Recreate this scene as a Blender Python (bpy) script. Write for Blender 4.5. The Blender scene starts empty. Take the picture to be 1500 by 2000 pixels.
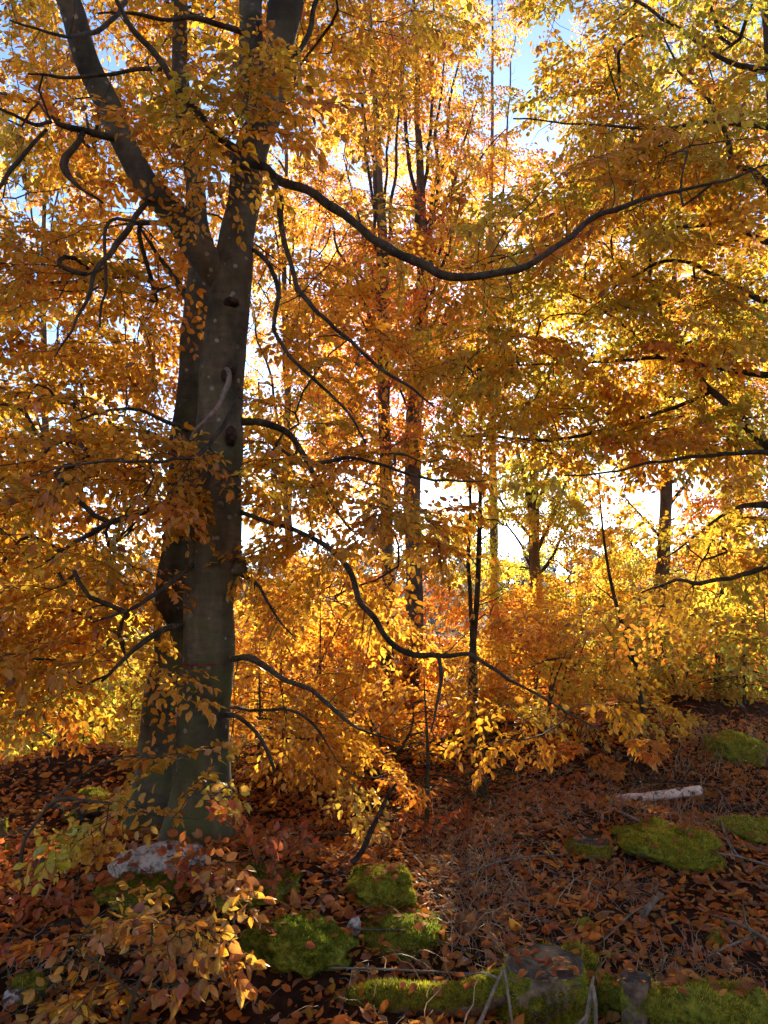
import bpy, math, random
import numpy as np
from mathutils import Matrix, Vector

# ------------------------------------------------------------------ camera, world, sun
S = bpy.context.scene
COL = S.collection
F = 1480.0                      # focal length in pixels of the 1500 x 2000 photograph
EYE = np.array([0.0, 0.0, 1.55])
PITCH = math.radians(5.8)
SUN_EL = math.radians(18.5)
SUN_AZ = math.radians(8.0)      # to the right of the view direction (+Y)

cam_data = bpy.data.cameras.new("camera")
cam_data.sensor_fit = 'VERTICAL'
cam_data.sensor_height = 36.0
cam_data.lens = F / 2000 * 36.0
cam_data.clip_start = 0.05
cam_data.clip_end = 6000
cam = bpy.data.objects.new("camera", cam_data)
cam.location = EYE
cam.rotation_euler = (math.pi / 2 + PITCH, 0, 0)
COL.objects.link(cam)
S.camera = cam

W = bpy.data.worlds.new("World")
S.world = W
W.use_nodes = True
nt = W.node_tree
sky = nt.nodes.new("ShaderNodeTexSky")
sky.sky_type = 'NISHITA'
sky.sun_disc = False
sky.sun_elevation = SUN_EL
sky.sun_rotation = SUN_AZ
sky.air_density = 0.6
sky.dust_density = 0.15
sky.ozone_density = 2.4
bg = nt.nodes["Background"]
nt.links.new(sky.outputs[0], bg.inputs[0])
bg.inputs[1].default_value = 0.07

sl = bpy.data.lights.new("sun", 'SUN')
sl.energy = 4.0
sl.angle = math.radians(1.2)
sl.color = (1.0, 0.88, 0.65)
sun = bpy.data.objects.new("sun", sl)
sd = Vector((math.sin(SUN_AZ) * math.cos(SUN_EL), math.cos(SUN_AZ) * math.cos(SUN_EL), math.sin(SUN_EL)))
sun.rotation_euler = sd.to_track_quat('Z', 'Y').to_euler()
COL.objects.link(sun)

S.view_settings.view_transform = 'Standard'
S.view_settings.look = 'None'
S.view_settings.gamma = 1.0
S.view_settings.exposure = 2.7
cy = S.cycles
cy.max_bounces = 7
cy.diffuse_bounces = 5
cy.glossy_bounces = 2
cy.transmission_bounces = 5
cy.transparent_max_bounces = 4
cy.caustics_reflective = False
cy.caustics_refractive = False
cy.sample_clamp_indirect = 6.0
cy.use_light_tree = False

rng = np.random.default_rng(7)
random.seed(7)

# ------------------------------------------------------------------ helpers
def pix(px, py, d):
    """World point that the photograph shows at pixel (px, py), d metres in front of the camera (world Y)."""
    x = (px - 750) / F
    v = (1000 - py) / F
    fy = math.cos(PITCH) - v * math.sin(PITCH)
    fz = math.sin(PITCH) + v * math.cos(PITCH)
    t = d / fy
    return np.array([t * x, d, EYE[2] + t * fz])

def project(P):
    Q = np.asarray(P) - EYE
    dep = Q[..., 1] * math.cos(PITCH) + Q[..., 2] * math.sin(PITCH)
    up = -Q[..., 1] * math.sin(PITCH) + Q[..., 2] * math.cos(PITCH)
    dd = np.where(dep > 0.05, dep, 0.05)
    return 750 + F * Q[..., 0] / dd, 1000 - F * up / dd, dep

def _hash(i, j, k, seed):
    h = (i * 374761393 + j * 668265263 + k * 2147483647 + seed * 1274126177) & 0xFFFFFFFF
    h = ((h ^ (h >> 13)) * 1274126177) & 0xFFFFFFFF
    h = (h ^ (h >> 16)) & 0xFFFFFFFF
    return h / 4294967295.0

def vnoise(x, y, z=None, seed=0):
    """Value noise in -1..1, vectorised."""
    x = np.asarray(x, float); y = np.asarray(y, float)
    z = np.zeros_like(x) if z is None else np.asarray(z, float)
    xi = np.floor(x).astype(np.int64); yi = np.floor(y).astype(np.int64); zi = np.floor(z).astype(np.int64)
    fx = x - xi; fy = y - yi; fz = z - zi
    fx = fx * fx * (3 - 2 * fx); fy = fy * fy * (3 - 2 * fy); fz = fz * fz * (3 - 2 * fz)
    r = 0
    for a in (0, 1):
        wa = fx if a else 1 - fx
        for b in (0, 1):
            wb = fy if b else 1 - fy
            for c in (0, 1):
                wc = fz if c else 1 - fz
                r = r + wa * wb * wc * _hash(xi + a, yi + b, zi + c, seed)
    return r * 2 - 1

def sstep(a, b, x):
    t = np.clip((np.asarray(x, float) - a) / (b - a), 0, 1)
    return t * t * (3 - 2 * t)

# bumps of the forest floor: px, py (where the bump sits in the photograph) handled as x, y, height, radii
MOUNDS = [(-1.15, 4.6, 0.16, 0.75, 0.55), (-0.75, 3.95, 0.16, 0.65, 0.4), (-0.45, 3.35, 0.07, 0.35, 0.25), (1.45, 4.9, 0.12, 0.8, 0.45),
          (1.9, 6.7, 0.22, 1.1, 0.7), (0.65, 3.0, -0.12, 0.9, 0.3), (-1.2, 3.0, -0.06, 0.5, 0.35),
          (3.1, 8.0, 0.35, 1.5, 1.2), (-2.3, 6.3, 0.22, 0.9, 0.5), (0.9, 7.4, 0.14, 0.6, 0.4)]

def G(x, y):
    x = np.asarray(x, float); y = np.asarray(y, float)
    near = sstep(60, 20, np.hypot(x, y))
    h = (0.07 * vnoise(x / 1.3, y / 1.3, seed=1) + 0.03 * vnoise(x / 0.42, y / 0.42, seed=2) + 0.012 * vnoise(x / 0.13, y / 0.13, seed=3)) * near
    for mx, my, mh, rx, ry in MOUNDS:
        h = h + mh * np.exp(-((x - mx) / rx) ** 2 - ((y - my) / ry) ** 2)
    crest = 6.6 + 2.6 * sstep(-0.5, 3.5, x) + 0.4 * vnoise(x / 2.0, y * 0 + 3.1, seed=5)
    t = np.maximum(0, y - crest)
    h = h + 0.12 * sstep(0.5, 4, x) * sstep(4, 8, y)
    h = h - 9.0 * (1 - np.exp(-0.014 * t ** 1.25))
    far = sstep(55, 240, y)
    h = h + far * (10.5 + 2.2 * vnoise(x / 70, y / 90, seed=6)) + sstep(240, 900, y) * (6 + 6 * vnoise(x / 220, y / 300, seed=8))
    return h

def gp(px, py):
    """Where the ray through the pixel meets the ground."""
    d = GPD
    a, b = pix(px, py, 0.0), pix(px, py, 1.0)
    P = a + d[:, None] * (b - a)
    k = np.nonzero(P[:, 2] <= G(P[:, 0], P[:, 1]))[0]
    return P[k[0]] if len(k) else pix(px, py, 9.0)
GPD = np.arange(2.2, 14, 0.01)

def norm(v):
    n = np.linalg.norm(v, axis=-1, keepdims=True)
    return v / np.where(n < 1e-9, 1, n)

def rawmesh(name, V, Fc, mat=None, col=None, smooth=False):
    V = np.ascontiguousarray(V, dtype=np.float32); Fc = np.ascontiguousarray(Fc, dtype=np.int32)
    m = bpy.data.meshes.new(name)
    n, k = Fc.shape
    m.vertices.add(len(V)); m.vertices.foreach_set("co", V.ravel())
    m.loops.add(n * k); m.loops.foreach_set("vertex_index", Fc.ravel())
    m.polygons.add(n)
    m.polygons.foreach_set("loop_start", np.arange(n, dtype=np.int32) * k)
    m.polygons.foreach_set("loop_total", np.full(n, k, dtype=np.int32))
    if smooth:
        m.polygons.foreach_set("use_smooth", np.ones(n, dtype=bool))
    if col is not None:
        a = m.attributes.new("leaf_col", 'FLOAT_VECTOR', 'FACE')
        a.data.foreach_set("vector", np.ascontiguousarray(col, dtype=np.float32).ravel())
    m.update(calc_edges=True)
    if mat: m.materials.append(mat)
    return m

def link(name, mesh, parent=None, loc=None, kind=None, label=None, cat=None, group=None):
    o = bpy.data.objects.new(name, mesh)
    COL.objects.link(o)
    if parent is not None: o.parent = parent
    if loc is not None: o.location = loc
    if kind: o["kind"] = kind
    if label: o["label"] = label
    if cat: o["category"] = cat
    if group: o["group"] = group
    return o

class Buf:
    """Collects faces of equal size for one mesh."""
    def __init__(s): s.v = []; s.f = []; s.c = []; s.n = 0
    def add(s, V, Fc, col=None):
        s.v.append(V); s.f.append(np.asarray(Fc) + s.n); s.n += len(V)
        if col is not None: s.c.append(col)
    def mesh(s, name, mat, smooth=False, origin=None):
        V = np.concatenate(s.v)
        if origin is not None: V = V - np.asarray(origin)
        return rawmesh(name, V, np.concatenate(s.f), mat, np.concatenate(s.c) if s.c else None, smooth)

def catmull(P, step):
    """Smooth resampling of rows [x, y, z, r]."""
    P = np.asarray(P, float)
    if len(P) < 3:
        n = max(2, int(np.linalg.norm(P[-1, :3] - P[0, :3]) / step) + 1)
        t = np.linspace(0, 1, n)[:, None]
        return P[0] * (1 - t) + P[-1] * t
    Q = np.vstack([2 * P[0] - P[1], P, 2 * P[-1] - P[-2]])
    out = []
    for i in range(1, len(Q) - 2):
        n = max(1, int(np.linalg.norm(Q[i + 1, :3] - Q[i, :3]) / step))
        t = (np.arange(n) / n)[:, None]
        a, b, c, d = Q[i - 1], Q[i], Q[i + 1], Q[i + 2]
        out.append(0.5 * ((2 * b) + (-a + c) * t + (2 * a - 5 * b + 4 * c - d) * t ** 2 + (-a + 3 * b - 3 * c + d) * t ** 3))
    out.append(P[-1:])
    R = np.vstack(out)
    R[:, 3] = np.maximum(R[:, 3], 0.0006)
    return R

def tube(pts, rad, sides=6, cap=True):
    pts = np.asarray(pts, float); rad = np.asarray(rad, float)
    n = len(pts)
    T = norm(np.gradient(pts, axis=0))
    ref = np.array([0, 0, 1.0]) if abs(T[0, 2]) < 0.8 else np.array([0, 1.0, 0])
    U = np.empty_like(T)
    u = norm(np.cross(T[0], ref))
    for i in range(n):
        u = norm(u - T[i] * np.dot(u, T[i])); U[i] = u
    Wv = np.cross(T, U)
    a = np.arange(sides) * 2 * math.pi / sides
    V = pts[:, None] + rad[:, None, None] * (np.cos(a)[None, :, None] * U[:, None] + np.sin(a)[None, :, None] * Wv[:, None])
    V = V.reshape(-1, 3)
    i = np.arange(n - 1)[:, None] * sides; j = np.arange(sides)[None]; j2 = (j + 1) % sides
    Fq = np.stack([i + j, i + j2, i + sides + j2, i + sides + j], -1).reshape(-1, 4)
    if cap:
        V = np.vstack([V, pts[-1] + T[-1] * rad[-1] * 0.5])
        e = (n - 1) * sides; jj = np.arange(sides)
        tri = np.stack([e + jj, e + (jj + 1) % sides, np.full(sides, len(V) - 1), np.full(sides, len(V) - 1)], -1)
        # degenerate quads avoided: pair neighbouring triangles
        if sides % 2 == 0:
            q = np.stack([e + jj[::2], e + jj[::2] + 1, e + (jj[::2] + 2) % sides, np.full(sides // 2, len(V) - 1)], -1)
            Fq = np.vstack([Fq, q])
    return V, Fq

# ------------------------------------------------------------------ materials
def mat_new(name):
    m = bpy.data.materials.new(name); m.use_nodes = True
    t = m.node_tree; t.nodes.clear()
    out = t.nodes.new("ShaderNodeOutputMaterial")
    return m, t, out

def N(t, kind, **kw):
    n = t.nodes.new(kind)
    for k, v in kw.items():
        if hasattr(n, k): setattr(n, k, v)
        else: n.inputs[k.replace('_', ' ')].default_value = v
    return n

def noise(t, scale, detail=4, rough=0.55, vec=None):
    n = t.nodes.new("ShaderNodeTexNoise")
    n.inputs["Scale"].default_value = scale; n.inputs["Detail"].default_value = detail; n.inputs["Roughness"].default_value = rough
    if vec is not None: t.links.new(vec, n.inputs["Vector"])
    return n

def ramp(t, src, stops):
    r = t.nodes.new("ShaderNodeValToRGB")
    e = r.color_ramp.elements
    while len(e) < len(stops): e.new(0.5)
    for k, (p, c) in enumerate(stops):
        e[k].position = p
        e[k].color = (c, c, c, 1) if isinstance(c, (int, float)) else (*c, 1)
    t.links.new(src, r.inputs[0])
    return r

def mixc(t, fac, a, b):
    m = t.nodes.new("ShaderNodeMix"); m.data_type = 'RGBA'
    for s, v in ((0, fac), (6, a), (7, b)):
        if hasattr(v, 'links') or hasattr(v, 'is_linked'): t.links.new(v, m.inputs[s])
        elif s == 0: m.inputs[0].default_value = v
        else: m.inputs[s].default_value = (*v, 1)
    return m.outputs[2]

def leaf_material(name, trans=0.55, gloss=0.05, rough=0.38, veins=False):
    m, t, out = mat_new(name)
    at = N(t, "ShaderNodeAttribute", attribute_name="leaf_col")
    tc = N(t, "ShaderNodeTexCoord")
    n = noise(t, 60, 3, 0.6, tc.outputs["Object"])
    r = ramp(t, n.outputs["Fac"], [(0.3, 0.78), (0.7, 1.12)])
    mul = t.nodes.new("ShaderNodeVectorMath"); mul.operation = 'MULTIPLY'
    t.links.new(at.outputs["Vector"], mul.inputs[0]); t.links.new(r.outputs[0], mul.inputs[1])
    c = mul.outputs[0]
    if veins:     # midrib, side veins and brown blotches drawn in the leaf's own coordinates
        uv = N(t, "ShaderNodeAttribute", attribute_name="leaf_uv"); sp = N(t, "ShaderNodeSeparateXYZ"); t.links.new(uv.outputs["Vector"], sp.inputs[0])
        def mth(op, a, b=None, cc=None):
            n_ = t.nodes.new("ShaderNodeMath"); n_.operation = op
            for q, v in enumerate((a, b, cc)):
                if v is None: continue
                if isinstance(v, (int, float)): n_.inputs[q].default_value = v
                else: t.links.new(v, n_.inputs[q])
            return n_.outputs[0]
        ay = mth('ABSOLUTE', sp.outputs[1])
        st = mth('SINE', mth('MULTIPLY', mth('SUBTRACT', sp.outputs[0], mth('MULTIPLY', ay, 0.8)), 62.0))
        sv = mth('MULTIPLY', mth('GREATER_THAN', st, 0.72), 0.30)
        mv = mth('MULTIPLY', mth('LESS_THAN', ay, 0.016), 0.45)
        vein = mth('MAXIMUM', sv, mv)
        c = mixc(t, vein, c, (0.36, 0.16, 0.03))
        oi = t.nodes.new("ShaderNodeObjectInfo")
        ad = t.nodes.new("ShaderNodeVectorMath"); ad.operation = 'ADD'; t.links.new(uv.outputs["Vector"], ad.inputs[0])
        cb = t.nodes.new("ShaderNodeCombineXYZ"); t.links.new(mth('MULTIPLY', oi.outputs["Random"], 90.0), cb.inputs[0]); t.links.new(cb.outputs[0], ad.inputs[1])
        nb = noise(t, 4.5, 5, 0.65, ad.outputs[0])
        bl = ramp(t, nb.outputs["Fac"], [(0.56, 0.0), (0.64, 0.75)])
        c = mixc(t, bl.outputs[0], c, (0.22, 0.085, 0.025))
        ed = mth('ADD', mth('MULTIPLY', ay, 2.2), mth('MULTIPLY', nb.outputs["Fac"], 0.9))
        er = ramp(t, ed, [(0.9, 0.0), (1.0, 0.6)])
        c = mixc(t, er.outputs[0], c, (0.40, 0.15, 0.03))
    df = N(t, "ShaderNodeBsdfDiffuse"); tr = N(t, "ShaderNodeBsdfTranslucent"); gl = N(t, "ShaderNodeBsdfGlossy")
    gl.inputs["Roughness"].default_value = rough
    gl.inputs["Color"].default_value = (1, 0.97, 0.9, 1)
    t.links.new(c, df.inputs[0]); t.links.new(c, tr.inputs[0])
    m1 = N(t, "ShaderNodeMixShader"); m1.inputs[0].default_value = trans
    t.links.new(df.outputs[0], m1.inputs[1]); t.links.new(tr.outputs[0], m1.inputs[2])
    m2 = N(t, "ShaderNodeMixShader"); m2.inputs[0].default_value = gloss
    t.links.new(m1.outputs[0], m2.inputs[1]); t.links.new(gl.outputs[0], m2.inputs[2])
    t.links.new(m2.outputs[0], out.inputs[0])
    return m

def bark_material(name, dark, light, spots=0.5, moss=0.3, scale=1.0, bump=0.35, mossz=1.2):
    m, t, out = mat_new(name)
    tc = N(t, "ShaderNodeTexCoord"); geo = N(t, "ShaderNodeNewGeometry")
    pos = geo.outputs["Position"]
    mp = N(t, "ShaderNodeMapping"); mp.inputs["Scale"].default_value = (6 * scale, 6 * scale, 2.2 * scale)
    t.links.new(pos, mp.inputs[0])
    n1 = noise(t, 1.6, 8, 0.62, mp.outputs[0])
    base = ramp(t, n1.outputs["Fac"], [(0.3, dark), (0.55, tuple(0.5 * (a + b) for a, b in zip(dark, light))), (0.75, light)])
    nL = noise(t, 1.7 * scale, 5, 0.6, pos)
    bl = ramp(t, nL.outputs['Fac'], [(0.36, 0.35), (0.5, 1.0), (0.66, 1.35)])
    # horizontal wrinkles of beech bark
    mp2 = N(t, "ShaderNodeMapping"); mp2.inputs["Scale"].default_value = (11 * scale, 11 * scale, 38 * scale)
    t.links.new(pos, mp2.inputs[0])
    n2 = noise(t, 1.0, 5, 0.6, mp2.outputs[0])
    wr = ramp(t, n2.outputs["Fac"], [(0.35, 0.72), (0.6, 1.0)])
    c = t.nodes.new("ShaderNodeVectorMath"); c.operation = 'MULTIPLY'
    c0 = t.nodes.new('ShaderNodeVectorMath'); c0.operation = 'MULTIPLY'; t.links.new(base.outputs[0], c0.inputs[0]); t.links.new(bl.outputs[0], c0.inputs[1])
    t.links.new(c0.outputs[0], c.inputs[0]); t.links.new(wr.outputs[0], c.inputs[1])
    # pale lichen spots
    v = t.nodes.new("ShaderNodeTexVoronoi"); v.inputs["Scale"].default_value = 13 * scale; v.inputs["Randomness"].default_value = 1
    t.links.new(pos, v.inputs["Vector"])
    nm = noise(t, 28 * scale, 4, 0.65, pos)
    ad = t.nodes.new("ShaderNodeMath"); ad.operation = 'MULTIPLY_ADD'; ad.inputs[1].default_value = 0.3; t.links.new(nm.outputs["Fac"], ad.inputs[0]); t.links.new(v.outputs["Distance"], ad.inputs[2])
    sp = ramp(t, ad.outputs[0], [(0.29, 0.9 * spots), (0.33, 0.0)])
    n3 = noise(t, 3.0 * scale, 3, 0.5, pos)
    pr = ramp(t, n3.outputs["Fac"], [(0.42, 0.0), (0.52, 1.0)])
    ml = t.nodes.new("ShaderNodeMath"); ml.operation = 'MULTIPLY'; t.links.new(sp.outputs[0], ml.inputs[0]); t.links.new(pr.outputs[0], ml.inputs[1])
    c1 = mixc(t, ml.outputs[0], c.outputs[0], (0.42, 0.38, 0.29))
    # green algae and moss low on the stem
    n4 = noise(t, 5 * scale, 6, 0.65, pos)
    sz = N(t, "ShaderNodeSeparateXYZ"); t.links.new(pos, sz.inputs[0])
    zr = t.nodes.new("ShaderNodeMapRange"); zr.inputs[1].default_value = 0.0; zr.inputs[2].default_value = mossz; zr.inputs[3].default_value = moss + 0.35; zr.inputs[4].default_value = moss * 0.5
    t.links.new(sz.outputs[2], zr.inputs[0])
    m5 = t.nodes.new("ShaderNodeMath"); m5.operation = 'MULTIPLY'
    r4 = ramp(t, n4.outputs["Fac"], [(0.42, 0.0), (0.62, 1.0)])
    t.links.new(r4.outputs[0], m5.inputs[0]); t.links.new(zr.outputs[0], m5.inputs[1])
    c2 = mixc(t, m5.outputs[0], c1, (0.085, 0.10, 0.025))
    b = N(t, "ShaderNodeBsdfPrincipled"); b.inputs["Roughness"].default_value = 0.85
    b.inputs["Specular IOR Level"].default_value = 0.25
    t.links.new(c2, b.inputs["Base Color"])
    add = t.nodes.new("ShaderNodeMath"); add.operation = 'ADD'
    t.links.new(n1.outputs["Fac"], add.inputs[0]); t.links.new(n2.outputs["Fac"], add.inputs[1])
    bp = N(t, "ShaderNodeBump"); bp.inputs["Strength"].default_value = bump; bp.inputs["Distance"].default_value = 0.02
    t.links.new(add.outputs[0], bp.inputs["Height"]); t.links.new(bp.outputs[0], b.inputs["Normal"])
    t.links.new(b.outputs[0], out.inputs[0])
    return m

def mix_material(name, ca, cb, scale=8, lo=0.4, hi=0.6, rough=0.9, bump=0.5, bdist=0.01, cc=None):
    m, t, out = mat_new(name)
    geo = N(t, "ShaderNodeNewGeometry"); pos = geo.outputs["Position"]
    n = noise(t, scale, 8, 0.65, pos)
    r = ramp(t, n.outputs["Fac"], [(lo, ca), (hi, cb)])
    c = r.outputs[0]
    if cc:
        n2 = noise(t, scale * 0.3, 5, 0.6, pos)
        r2 = ramp(t, n2.outputs["Fac"], [(0.45, 0.0), (0.6, 1.0)])
        c = mixc(t, r2.outputs[0], c, cc)
    b = N(t, "ShaderNodeBsdfPrincipled"); b.inputs["Roughness"].default_value = rough; b.inputs["Specular IOR Level"].default_value = 0.04
    t.links.new(c, b.inputs["Base Color"])
    nb = noise(t, scale * 3, 8, 0.7, pos)
    bp = N(t, "ShaderNodeBump"); bp.inputs["Strength"].default_value = bump; bp.inputs["Distance"].default_value = bdist
    t.links.new(nb.outputs["Fac"], bp.inputs["Height"]); t.links.new(bp.outputs[0], b.inputs["Normal"])
    t.links.new(b.outputs[0], out.inputs[0])
    return m

def mossy_material(name, rock_a, rock_b, amount):
    """Stone or wood with moss that grows on its upward faces."""
    m, t, out = mat_new(name)
    geo = N(t, "ShaderNodeNewGeometry"); pos = geo.outputs["Position"]
    n = noise(t, 14, 8, 0.65, pos)
    rk = ramp(t, n.outputs["Fac"], [(0.35, rock_a), (0.65, rock_b)])
    nm = noise(t, 38, 6, 0.7, pos)
    mo = ramp(t, nm.outputs["Fac"], [(0.35, (0.05, 0.055, 0.01)), (0.6, (0.22, 0.23, 0.025))])
    sz = N(t, "ShaderNodeSeparateXYZ"); t.links.new(geo.outputs["Normal"], sz.inputs[0])
    n2 = noise(t, 4.5, 5, 0.6, pos)
    a = t.nodes.new("ShaderNodeMath"); a.operation = 'MULTIPLY_ADD'; a.inputs[1].default_value = 2.2; t.links.new(n2.outputs["Fac"], a.inputs[0]); t.links.new(sz.outputs[2], a.inputs[2])
    r2 = ramp(t, a.outputs[0], [(0.0, 0.0), (1.0, 1.0)])
    mr = t.nodes.new("ShaderNodeMapRange"); mr.inputs[1].default_value = 1.9 - amount * 1.3; mr.inputs[2].default_value = 2.1 - amount * 1.3
    t.links.new(a.outputs[0], mr.inputs[0])
    c = mixc(t, mr.outputs[0], rk.outputs[0], mo.outputs[0])
    b = N(t, "ShaderNodeBsdfPrincipled"); b.inputs["Roughness"].default_value = 0.95; b.inputs["Specular IOR Level"].default_value = 0.04
    t.links.new(c, b.inputs["Base Color"])
    bp = N(t, "ShaderNodeBump"); bp.inputs["Strength"].default_value = 0.7; bp.inputs["Distance"].default_value = 0.015
    t.links.new(nm.outputs["Fac"], bp.inputs["Height"]); t.links.new(bp.outputs[0], b.inputs["Normal"])
    t.links.new(b.outputs[0], out.inputs[0])
    return m

def cut_material():
    m, t, out = mat_new("cut_wood")
    tc = N(t, "ShaderNodeTexCoord")
    w = t.nodes.new("ShaderNodeTexWave"); w.wave_type = 'RINGS'; w.rings_direction = 'Z'; w.inputs["Scale"].default_value = 26; w.inputs["Distortion"].default_value = 5; w.inputs["Detail"].default_value = 4; w.inputs["Detail Scale"].default_value = 1.5
    t.links.new(tc.outputs["Object"], w.inputs["Vector"])
    r = ramp(t, w.outputs["Fac"], [(0.1, (0.10, 0.08, 0.056)), (0.8, (0.15, 0.125, 0.092))])
    n = noise(t, 18, 7, 0.7, tc.outputs["Object"]); r2 = ramp(t, n.outputs["Fac"], [(0.35, 0.0), (0.6, 0.85)])
    c = mixc(t, r2.outputs[0], r.outputs[0], (0.05, 0.045, 0.035))
    b = N(t, "ShaderNodeBsdfPrincipled"); b.inputs["Roughness"].default_value = 0.95; b.inputs["Specular IOR Level"].default_value = 0.04
    t.links.new(c, b.inputs["Base Color"])
    bp = N(t, "ShaderNodeBump"); bp.inputs["Strength"].default_value = 0.6; bp.inputs["Distance"].default_value = 0.0015
    t.links.new(w.outputs["Fac"], bp.inputs["Height"]); t.links.new(bp.outputs[0], b.inputs["Normal"]); t.links.new(b.outputs[0], out.inputs[0])
    return m

M = {}
M['leaf'] = leaf_material("beech_leaf", 0.72, 0.035)
M['leafnear'] = leaf_material("beech_leaf_veined", 0.68, 0.035, veins=True)
M['litternear'] = leaf_material("fallen_leaf_veined", 0.42, 0.015, 0.55, veins=True)
M['litter'] = leaf_material("fallen_leaf", 0.45, 0.012, 0.6)
M['moss'] = leaf_material("moss_blade", 0.5, 0.0)
M['needle'] = leaf_material("spruce_needle", 0.3, 0.03)
M['grass'] = leaf_material("dry_grass", 0.4, 0.03)
M['beech'] = bark_material("beech_bark", (0.045, 0.036, 0.021), (0.19, 0.155, 0.092), 0.6, 0.45, bump=0.4, mossz=3.0)
M['branch'] = bark_material("branch_bark", (0.032, 0.025, 0.016), (0.12, 0.095, 0.062), 0.3, 0.2, 3.0)
M['farbark'] = bark_material("far_bark", (0.075, 0.05, 0.028), (0.2, 0.135, 0.08), 0.3, 0.2, 1.0)
M['dead'] = mix_material("dead_wood", (0.10, 0.08, 0.055), (0.27, 0.235, 0.18), 30, 0.35, 0.65)
M['dark'] = mix_material("dark_wood", (0.02, 0.014, 0.01), (0.07, 0.05, 0.035), 25)
M['birch'] = mix_material("birch_bark", (0.09, 0.07, 0.05), (0.7, 0.66, 0.58), 24, 0.40, 0.50)
M['soil'] = mix_material("soil", (0.016, 0.009, 0.005), (0.07, 0.03, 0.015), 12, 0.35, 0.65, 0.95, 0.8, 0.02, (0.045, 0.022, 0.012))
M['stone'] = mossy_material("mossy_stone", (0.09, 0.085, 0.075), (0.24, 0.23, 0.2), 0.85)
M['mossall'] = mossy_material("moss_cushion", (0.05, 0.04, 0.03), (0.11, 0.09, 0.07), 1.25)
M['stumpwood'] = mossy_material("stump_wood", (0.05, 0.036, 0.024), (0.3, 0.23, 0.16), 0.65)
M['cutwood'] = cut_material()
M['pale'] = mix_material("pale_stone", (0.13, 0.12, 0.10), (0.5, 0.47, 0.40), 30, 0.38, 0.55)
M['paint'] = mix_material("faded_paint", (0.12, 0.035, 0.018), (0.22, 0.06, 0.025), 60)
M['far'] = leaf_material("far_foliage", 0.25, 0.0)

# ------------------------------------------------------------------ leaves
def leaf_shape(lod, curl, fold):
    if lod == 2:      # full outline with midrib
        xs = np.array([0, 0.16, 0.36, 0.58, 0.8, 1.0]); ws = np.array([0, 0.2, 0.31, 0.31, 0.17, 0])
        V = [(x, 0, -curl * x * x) for x in xs]
        for x, w in zip(xs[1:5], ws[1:5]): V.append((x, w, -curl * x * x + fold * w + 0.012 * math.sin(x * 40)))
        for x, w in zip(xs[1:5], ws[1:5]): V.append((x, -w, -curl * x * x + fold * w - 0.012 * math.sin(x * 37)))
        f = [(0, 1, 6)] + [t for i in range(1, 4) for t in ((i, i + 1, 6 + i), (i, 6 + i, 5 + i))] + [(4, 5, 9)]
        g = [(0, 10, 1)] + [t for i in range(1, 4) for t in ((i, 10 + i, i + 1), (i, 9 + i, 10 + i))] + [(4, 13, 5)]
        return np.array(V, float), np.array(f + g)
    if lod == 1:
        V = [(0, 0, 0), (1, 0, -curl), (0.3, 0.29, fold * 0.29 - curl * 0.1), (0.68, 0.26, fold * 0.26 - curl * 0.45),
             (0.3, -0.29, fold * 0.29 - curl * 0.1), (0.68, -0.26, fold * 0.26 - curl * 0.45)]
        return np.array(V, float), np.array([(0, 1, 3), (0, 3, 2), (0, 5, 1), (0, 4, 5)])
    V = [(0, 0, 0), (0.5, 0.33, fold * 0.33), (1, 0, -curl), (0.5, -0.33, fold * 0.33)]
    return np.array(V, float), np.array([(0, 2, 1), (0, 3, 2)])

SHAPES = {l: [leaf_shape(l, c, f) for c, f in ((0.08, 0.25), (0.25, 0.5), (-0.14, 0.38), (0.5, 0.2))] for l in (0, 1, 2)}

def frames(X, Z):
    X = norm(X); Z = norm(Z - X * np.sum(X * Z, -1, keepdims=True)); Y = np.cross(Z, X)
    return X, Y, Z

def leaves_buf(buf, P, X, Z, size, col, lod):
    if not len(P): return
    X, Y, Z = frames(X, Z)
    k = rng.integers(0, 4, len(P))
    for s in range(4):
        q = np.where(k == s)[0]
        if not len(q): continue
        T, Fc = SHAPES[lod][s]
        V = P[q][:, None] + size[q][:, None, None] * (T[None, :, 0:1] * X[q][:, None] + T[None, :, 1:2] * (Y[q] * rng.uniform(.72, 1.12, (len(q), 1)))[:, None] + T[None, :, 2:3] * Z[q][:, None])
        FF = (Fc[None] + (np.arange(len(q)) * len(T))[:, None, None]).reshape(-1, 3)
        buf.add(V.reshape(-1, 3), FF, np.repeat(col[q], len(Fc), axis=0))

_leafmesh = {}
def leaf_parts(parent, origin, P, X, Z, size, col, name='leaf', mat='leaf'):
    """Single leaves as objects of their own; alike leaves share mesh data."""
    X, Y, Z = frames(X, Z)
    Y = Y * rng.uniform(.78, 1.12, (len(Y), 1))
    for i in range(len(P)):
        q = tuple(int(round(math.sqrt(max(c, 0)) * 9)) for c in col[i])
        s = i % 4
        key = (mat, s, q)
        if key not in _leafmesh:
            T, Fc = SHAPES[2][s]
            c = np.array([(v / 9.0) ** 2 for v in q])
            me = rawmesh(name, T, Fc, M[mat + 'near'], np.repeat(c[None], len(Fc), 0))
            ua = me.attributes.new('leaf_uv', 'FLOAT_VECTOR', 'POINT'); ua.data.foreach_set('vector', (T * np.array([1, 1, 0])).astype(np.float32).ravel())
            _leafmesh[key] = me
        o = bpy.data.objects.new(name, _leafmesh[key])
        mm = Matrix(((X[i][0], Y[i][0], Z[i][0]), (X[i][1], Y[i][1], Z[i][1]), (X[i][2], Y[i][2], Z[i][2]))) * float(size[i])
        mm = mm.to_4x4(); mm.translation = Vector(P[i] - origin)
        o.parent = parent
        o.matrix_local = mm
        COL.objects.link(o)

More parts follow.
